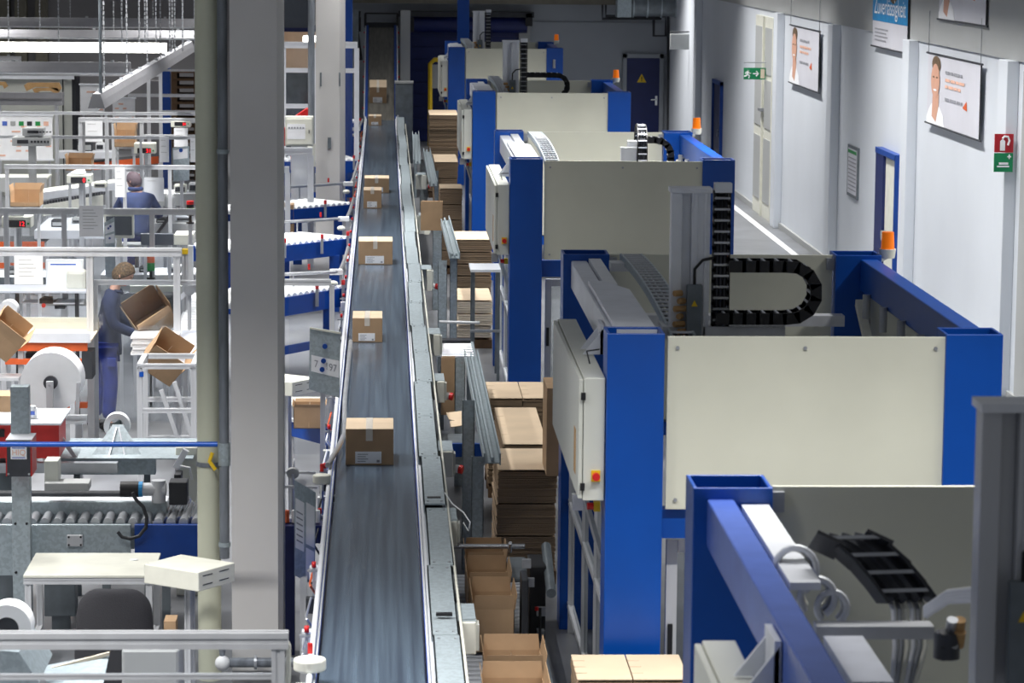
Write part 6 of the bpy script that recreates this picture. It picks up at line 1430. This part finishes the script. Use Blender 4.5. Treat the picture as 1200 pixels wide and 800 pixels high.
xtrough(-15, 153, 73, 84, 46, False, 'grey lamp trough below the lit white lamp', (.5, .8))
xtrough(-15, 25, 66, 70, 56, False, 'short lamp end at the left edge', ())
for ci, px in enumerate((143, 163, 170, 183, 199, 205, 214, 228)):
    a = at(px, 60, Y=47); t = thing('lamp_chain', 'thin hanging chain, %s from the left of the eight loose chains' % ['first', 'second', 'third', 'fourth', 'fifth', 'sixth', 'seventh', 'last'][ci], 'chain', (a.x, 47, a.z), 'loose lamp chains'); m = MB(); k = 0
    while a.z + k * .07 < 6.3: m.bar((a.x, 47, a.z + k * .07), (a.x, 47, a.z + k * .07 + .05), .012, .02); k += 1
    part(m, 'chain', 'steel', t)
# ------------------------------------------------------------------ people
def skinmesh(name, m, parent, joints, edges, root=0, sub=2, label=None):
    me = bpy.data.meshes.new(name); off = wloc(parent) if parent else Vector((0, 0, 0))
    me.from_pydata([Vector(j[0]) - off for j in joints], edges, []); me.materials.append(MT[m])
    o = bpy.data.objects.new(name, me); COL.objects.link(o); o.parent = parent
    s = o.modifiers.new('skin', 'SKIN'); s.use_smooth_shade = True
    for i, j in enumerate(joints):
        r = j[1]; r = r if isinstance(r, tuple) else (r, r)
        me.skin_vertices[0].data[i].radius = r; me.skin_vertices[0].data[i].use_root = (i == root)
    u = o.modifiers.new('sub', 'SUBSURF'); u.levels = 1; u.render_levels = sub
    bpy.context.view_layer.update()
    d = bpy.context.evaluated_depsgraph_get(); nm = bpy.data.meshes.new_from_object(o.evaluated_get(d)); o.modifiers.clear(); o.data = nm
    return o
def head(parent, c, fw, up, r, hair, body_name='head', cap=0.1):
    """head as ellipsoid grid with nose, brow, chin, ears, eyes and mouth; fw = facing direction"""
    fw = Vector(fw).normalized(); up = Vector(up).normalized(); sd = fw.cross(up).normalized(); up = sd.cross(fw); c = Vector(c)
    def P(a, b, k=1.0):                              # a longitude (0 = face), b latitude
        x = math.cos(b) * math.cos(a); y = math.cos(b) * math.sin(a); z = math.sin(b); R = Vector((x * .98, y * .78, z * 1.18))
        if abs(a) < .26 and -.35 < b < .12: R.x += .22 * (1 - abs(a) / .26) * (1 - abs(b + .22) / .36 if abs(b + .22) < .36 else 0)   # nose
        if z < -.3: R.y *= 1 - .28 * (-z - .3); R.x += .08 * (x > 0) * (-z - .3)
        return c + (fw * R.x + sd * R.y + up * R.z) * r * k
    n, m_ = 40, 22; v = []; f = []
    for j in range(m_ + 1):
        for i in range(n): v.append(P(-PI + 2 * PI * i / n, -PI / 2 + PI * j / m_))
    for j in range(m_):
        for i in range(n): f.append((j * n + i, j * n + (i + 1) % n, (j + 1) * n + (i + 1) % n, (j + 1) * n + i))
    o = part(MB().add(v, f), body_name, 'skin', parent, smooth=True)
    for s in (-1, 1):
        e = MB(); e.sphere(P(s * 1.55, -.08, 1.0), r * .22, (.5, .8, 1), 8, 6); part(e, 'ear', 'skin', o, smooth=True)
        e = MB(); e.sphere(P(s * .36, .08, .95), r * .1, n=8, m=6); part(e, 'eye', 'paper', o, smooth=True)
        e = MB(); e.sphere(P(s * .36, .08, 1.02), r * .05, n=8, m=6); part(e, 'pupil', 'dark', o, smooth=True)
        part(MB().tube([P(s * .2, .3, 1.03), P(s * .38, .34, 1.03), P(s * .55, .28, 1.02)], r * .04, 6), 'eyebrow', hair, o)
    part(MB().tube([P(-.22, -.62, 1.0), P(0, -.64, 1.03), P(.22, -.62, 1.0)], r * .05, 6), 'mouth', 'redplate', o)
    rnd = random.Random(5); v = []; f = []; n, m_ = 48, 20
    for j in range(m_ + 1):
        for i in range(n):
            a = -PI + 2 * PI * i / n; lo = -.75 + (1.45 * max(0, math.cos(a)) ** .7); b = lo + (PI / 2 - lo) * j / m_
            v.append(P(a, b, 1.08 + cap * (.5 + .5 * rnd.random()) * min(1, j / 3)))
    for j in range(m_):
        for i in range(n): f.append((j * n + i, j * n + (i + 1) % n, (j + 1) * n + (i + 1) % n, (j + 1) * n + i))
    h = part(MB().add(v, f), 'hair', hair, parent, smooth=True); return o
# standing worker, faces right and a little towards the camera, bending over the cartons
fb = at(128, 503, Z=0); fx, fy = fb.x, fb.y
k = (at(142, 307, Y=fy).z) / 1.80
def W(x, y, z): return Vector((fx + x, fy + y, z * k))
wk = thing('person', 'standing person in a dark blue jacket, reaching into an open carton', 'person', (fx, fy, 0))
J = [(W(0, 0, .96), (.12, .15)), (W(.0, 0, 1.15), (.11, .145)), (W(.02, 0, 1.34), (.11, .17)), (W(.05, 0, 1.46), (.082, .10)), (W(.08, 0, 1.54), .055), (W(.115, 0, 1.60), .05),
     (W(.03, -.17, 1.40), .05), (W(.06, -.21, 1.16), .047), (W(.28, -.17, 1.06), .036), (W(.38, -.14, 1.07), .03),
     (W(.03, .17, 1.40), .05), (W(.08, .21, 1.17), .047), (W(.31, .15, 1.11), .036), (W(.41, .11, 1.12), .03),
     (W(.0, -.09, .88), .09), (W(.03, -.10, .50), .06), (W(.0, -.11, .09), .042), (W(.10, -.12, .04), .035),
     (W(-.03, .09, .88), .09), (W(-.06, .11, .50), .06), (W(-.16, .12, .09), .042), (W(-.07, .13, .04), .035)]
EG = [(0, 1), (1, 2), (2, 3), (3, 4), (4, 5), (3, 6), (6, 7), (7, 8), (8, 9), (3, 10), (10, 11), (11, 12), (12, 13), (0, 14), (14, 15), (15, 16), (16, 17), (0, 18), (18, 19), (19, 20), (20, 21)]
def hand(J, EG, wr, d, up, side):
    w0 = J[wr][0]; d = Vector(d).normalized(); s = d.cross(Vector(up)).normalized() * side; u = Vector(up)
    J.append((w0 + d * .06, (.028, .018))); palm = len(J) - 1; EG.append((wr, palm))
    for i, (o, ln) in enumerate(((-.027, .07), (-.009, .08), (.009, .075), (.027, .06))):
        J.append((w0 + d * .10 + s * o, .0095)); a = len(J) - 1; EG.append((palm, a))
        J.append((w0 + d * (.10 + ln * .6) + s * o * 1.1 - u * .015, .0085)); EG.append((a, a + 1)); J.append((w0 + d * (.10 + ln * .85) + s * o * 1.1 - u * .04, .007)); EG.append((a + 1, a + 2))
    J.append((w0 + d * .055 - s * .04 - u * .005, .010)); a = len(J) - 1; EG.append((palm, a)); J.append((w0 + d * .095 - s * .055 - u * .02, .008)); EG.append((a, a + 1))
hand(J, EG, 9, (1, .2, -.1), (0, 0, 1), 1); hand(J, EG, 13, (1, -.2, -.1), (0, 0, 1), -1)
J = [(p, ((r[0] * .72, r[1] * .72) if isinstance(r, tuple) and r[0] > .08 else (r * .75 if not isinstance(r, tuple) and .04 < r < .1 and i not in (4, 5) else r))) for i, (p, r) in enumerate(J)]
skinmesh('body', 'skin', wk, J, EG)
hc = W(.165, -.01, 1.665); hd = head(wk, hc, (.80, -.28, -.62), (.5, -.1, .85), .108, 'hair', cap=.09)
E1 = EG[:8] 
JJ = [(W(-.01, 0, .80), (.15, .175)), (W(0, 0, .98), (.145, .17)), (W(.0, 0, 1.16), (.135, .17)), (W(.02, 0, 1.34), (.13, .19)), (W(.045, 0, 1.455), (.11, .15)), (W(.07, 0, 1.52), .078),
      (W(.03, -.20, 1.41), .078), (W(.06, -.225, 1.16), .068), (W(.28, -.18, 1.06), .052), (W(.36, -.15, 1.07), .048), (W(.03, .20, 1.41), .078), (W(.08, .225, 1.17), .068), (W(.31, .16, 1.11), .052), (W(.39, .12, 1.12), .048)]
skinmesh('jacket', 'jacket', wk, JJ, [(0, 1), (1, 2), (2, 3), (3, 4), (4, 5), (4, 6), (6, 7), (7, 8), (8, 9), (4, 10), (10, 11), (11, 12), (12, 13)], root=1)
part(MB().tube([W(.07, -.07, 1.50), W(.135, -.05, 1.49), W(.15, 0, 1.47), W(.135, .06, 1.49), W(.06, .07, 1.52)], .018, 8), 'collar', 'jacket', wk, smooth=True)
part(MB().box(fx + .0, fx + .10, fy - .20, fy - .165, .70 * k, .80 * k), 'pocket', 'trousers', wk, bev=.01)
JT = [(W(0, 0, .94), (.125, .15)), (W(0, -.09, .86), .105), (W(.03, -.11, .50), .085), (W(.0, -.115, .12), .078), (W(-.03, .09, .86), .105), (W(-.06, .115, .50), .085), (W(-.16, .125, .12), .078)]
skinmesh('trousers', 'trousers', wk, JT, [(0, 1), (1, 2), (2, 3), (0, 4), (4, 5), (5, 6)])
for (x, y) in ((.04, -.12), (-.12, .13)): part(MB().sphere(W(x, y, .045), .07, (1.9, .75, .7), 14, 8), 'shoe', 'black', wk, smooth=True)
# seated worker from behind, head turned left and down
c = at(160, 262, Y=42.9); sx, sy, sz = c.x, 42.9, 0
def V(x, y, z): return Vector((sx + x, sy + y, z))
top = at(160, 206, Y=42.9).z; dz = top - 1.36
sk = thing('person', 'seated person with dark hair and a blue jacket, seen from behind', 'person', (sx, sy, 0))
def V(x, y, z): return Vector((sx + x, sy + y, max(.05, z + dz) if z > .3 else z))
J = [(V(0, 0, .56), (.17, .13)), (V(0, .02, .78), (.15, .11)), (V(0, .06, 1.0), (.17, .11)), (V(0, .09, 1.09), (.11, .08)), (V(-.02, .12, 1.17), .055), (V(-.03, .14, 1.22), .05),
     (V(-.20, .08, 1.03), .06), (V(-.30, .16, .82), .047), (V(-.20, .38, .80), .036), (V(-.14, .46, .81), .03), (V(.20, .08, 1.03), .06), (V(.31, .14, .80), .047), (V(.22, .36, .78), .036), (V(.14, .44, .79), .03),
     (V(-.10, .05, .50), .09), (V(-.12, .45, .50), .065), (V(-.12, .50, .10), .045), (V(-.12, .60, .05), .035), (V(.10, .05, .50), .09), (V(.12, .45, .50), .065), (V(.12, .50, .10), .045), (V(.12, .60, .05), .035)]
EG = [(0, 1), (1, 2), (2, 3), (3, 4), (4, 5), (3, 6), (6, 7), (7, 8), (8, 9), (3, 10), (10, 11), (11, 12), (12, 13), (0, 14), (14, 15), (15, 16), (16, 17), (0, 18), (18, 19), (19, 20), (20, 21)]
hand(J, EG, 9, (.5, 1, 0), (0, 0, 1), 1); hand(J, EG, 13, (-.5, 1, 0), (0, 0, 1), -1)
J = [(p, ((r[0] * .6, r[1] * .6) if isinstance(r, tuple) and r[0] > .08 else (r * .75 if not isinstance(r, tuple) and .04 < r < .1 and i not in (4, 5) else r))) for i, (p, r) in enumerate(J)]
skinmesh('body', 'skin', sk, J, EG)
part(MB().tube([V(-.02 + .085 * math.cos(a), .115 + .075 * math.sin(a), 1.165) for a in [2 * PI * i / 12 for i in range(13)]], .03, 8), 'collar', 'jacket2', sk, smooth=True)
head(sk, V(-.045, .16, 1.27), (-.75, .45, -.45), (-.1, .15, 1), .108, 'hair2', cap=.08)
JJ = [(V(0, -.02, .50), (.25, .18)), (V(0, 0, .70), (.24, .16)), (V(0, .03, .90), (.25, .15)), (V(0, .07, 1.04), (.20, .13)), (V(0, .10, 1.14), (.11, .10)), (V(-.20, .08, 1.02), .088), (V(-.32, .15, .80), .075), (V(-.22, .36, .79), .055), (V(.20, .08, 1.02), .088), (V(.33, .13, .78), .075), (V(.24, .34, .78), .055)]
skinmesh('jacket', 'jacket2', sk, JJ, [(0, 1), (1, 2), (2, 3), (3, 4), (3, 5), (5, 6), (6, 7), (3, 8), (8, 9), (9, 10)], root=1)
JT = [(V(0, 0, .52), (.17, .12)), (V(-.10, .06, .50), .105), (V(-.12, .46, .50), .085), (V(-.12, .50, .15), .075), (V(.10, .06, .50), .105), (V(.12, .46, .50), .085), (V(.12, .50, .15), .075)]
skinmesh('trousers', 'trousers', sk, JT, [(0, 1), (1, 2), (2, 3), (0, 4), (4, 5), (5, 6)])
for x in (-.12, .12): part(MB().sphere((sx + x, sy + .56, .05), .065, (.75, 1.9, .7), 12, 8), 'shoe', 'black', sk, smooth=True)
hz = .44 + dz
t = thing('work_chair', 'grey swivel chair under the seated worker with a grey backrest at the right', 'chair', (sx + .15, sy, 0))
part(MB().box(sx - .24, sx + .26, sy - .2, sy + .3, hz - .08, hz - .02), 'seat', 'wall_grey', t, bev=.03)
q = FR(193, 228, 201, 252, 42.6); part(MB().box(q[0], q[1] + .03, 42.6, 42.9, q[2], q[3]), 'backrest', 'wall_grey', t, bev=.05)
part(MB().bar((q[0] + .08, 42.8, q[2]), (sx + .2, sy, hz - .05), .04, .04), 'back_support', 'dark', t)
part(MB().cyl((sx, sy, .1), (sx, sy, hz - .08), .03), 'column', 'black', t)
for k_ in range(5): a = k_ * 2 * PI / 5; part(MB().bar((sx, sy, .1), (sx + .3 * math.cos(a), sy + .3 * math.sin(a), .05), .05, .04), 'foot', 'black', t)
# things low in the foreground corner
p = at(8, 732, Y=15); t = thing('paper_ring', 'white round roll end at the lower left edge behind the front railing', 'roll', (p.x, 15, p.z)); part(MB().ring((p.x, 15, p.z - .02), .06, .125, .15, 'y', 32), 'ring', 'paper', t, smooth=True); part(MB().cyl((p.x, 15.02, p.z - .02), (p.x, 15.14, p.z - .02), .06, 20), 'core', 'darkmetal', t)
q = FR(0, 765, 42, 800, 14.6); o = part(MB().prism([at(0, 762, Y=14.6), at(22, 764, Y=14.6), at(46, 800, Y=14.6), at(0, 810, Y=14.6)], (0, .6, 0)), 'grey_bin', 'galv'); tag(o, 'grey sheet metal bin at the bottom left corner', 'bin')
t = thing('folder', 'cream edged open folder below the front railing', 'folder', at(100, 780, Y=15)); part(MB().prism([at(45, 782, Y=15.4), at(128, 766, Y=15.4), at(120, 805, Y=15), at(60, 808, Y=15)], (0, .02, 0)), 'cover', 'galv', t); part(MB().prism([at(60, 782, Y=15.35), at(128, 764, Y=15.35), at(128, 768, Y=15.35), at(62, 787, Y=15.35)], (0, .02, 0)), 'edge', 'card_white', t)
q = FR(143, 760, 210, 830, 17.5); tag(part(MB().box(q[0], q[1], 17.5, 17.9, .0, q[3]), 'grey_crate', 'wall_grey', bev=.02), 'pale grey crate behind the office chair below the railing', 'crate')
p = FR(192, 728, 206, 742, 20); tag(part(MB().box(p[0], p[1], 20, 20.2, 0, p[3]), 'carton', 'card'), 'tiny brown carton end between the chair and the cream pipe', 'box')
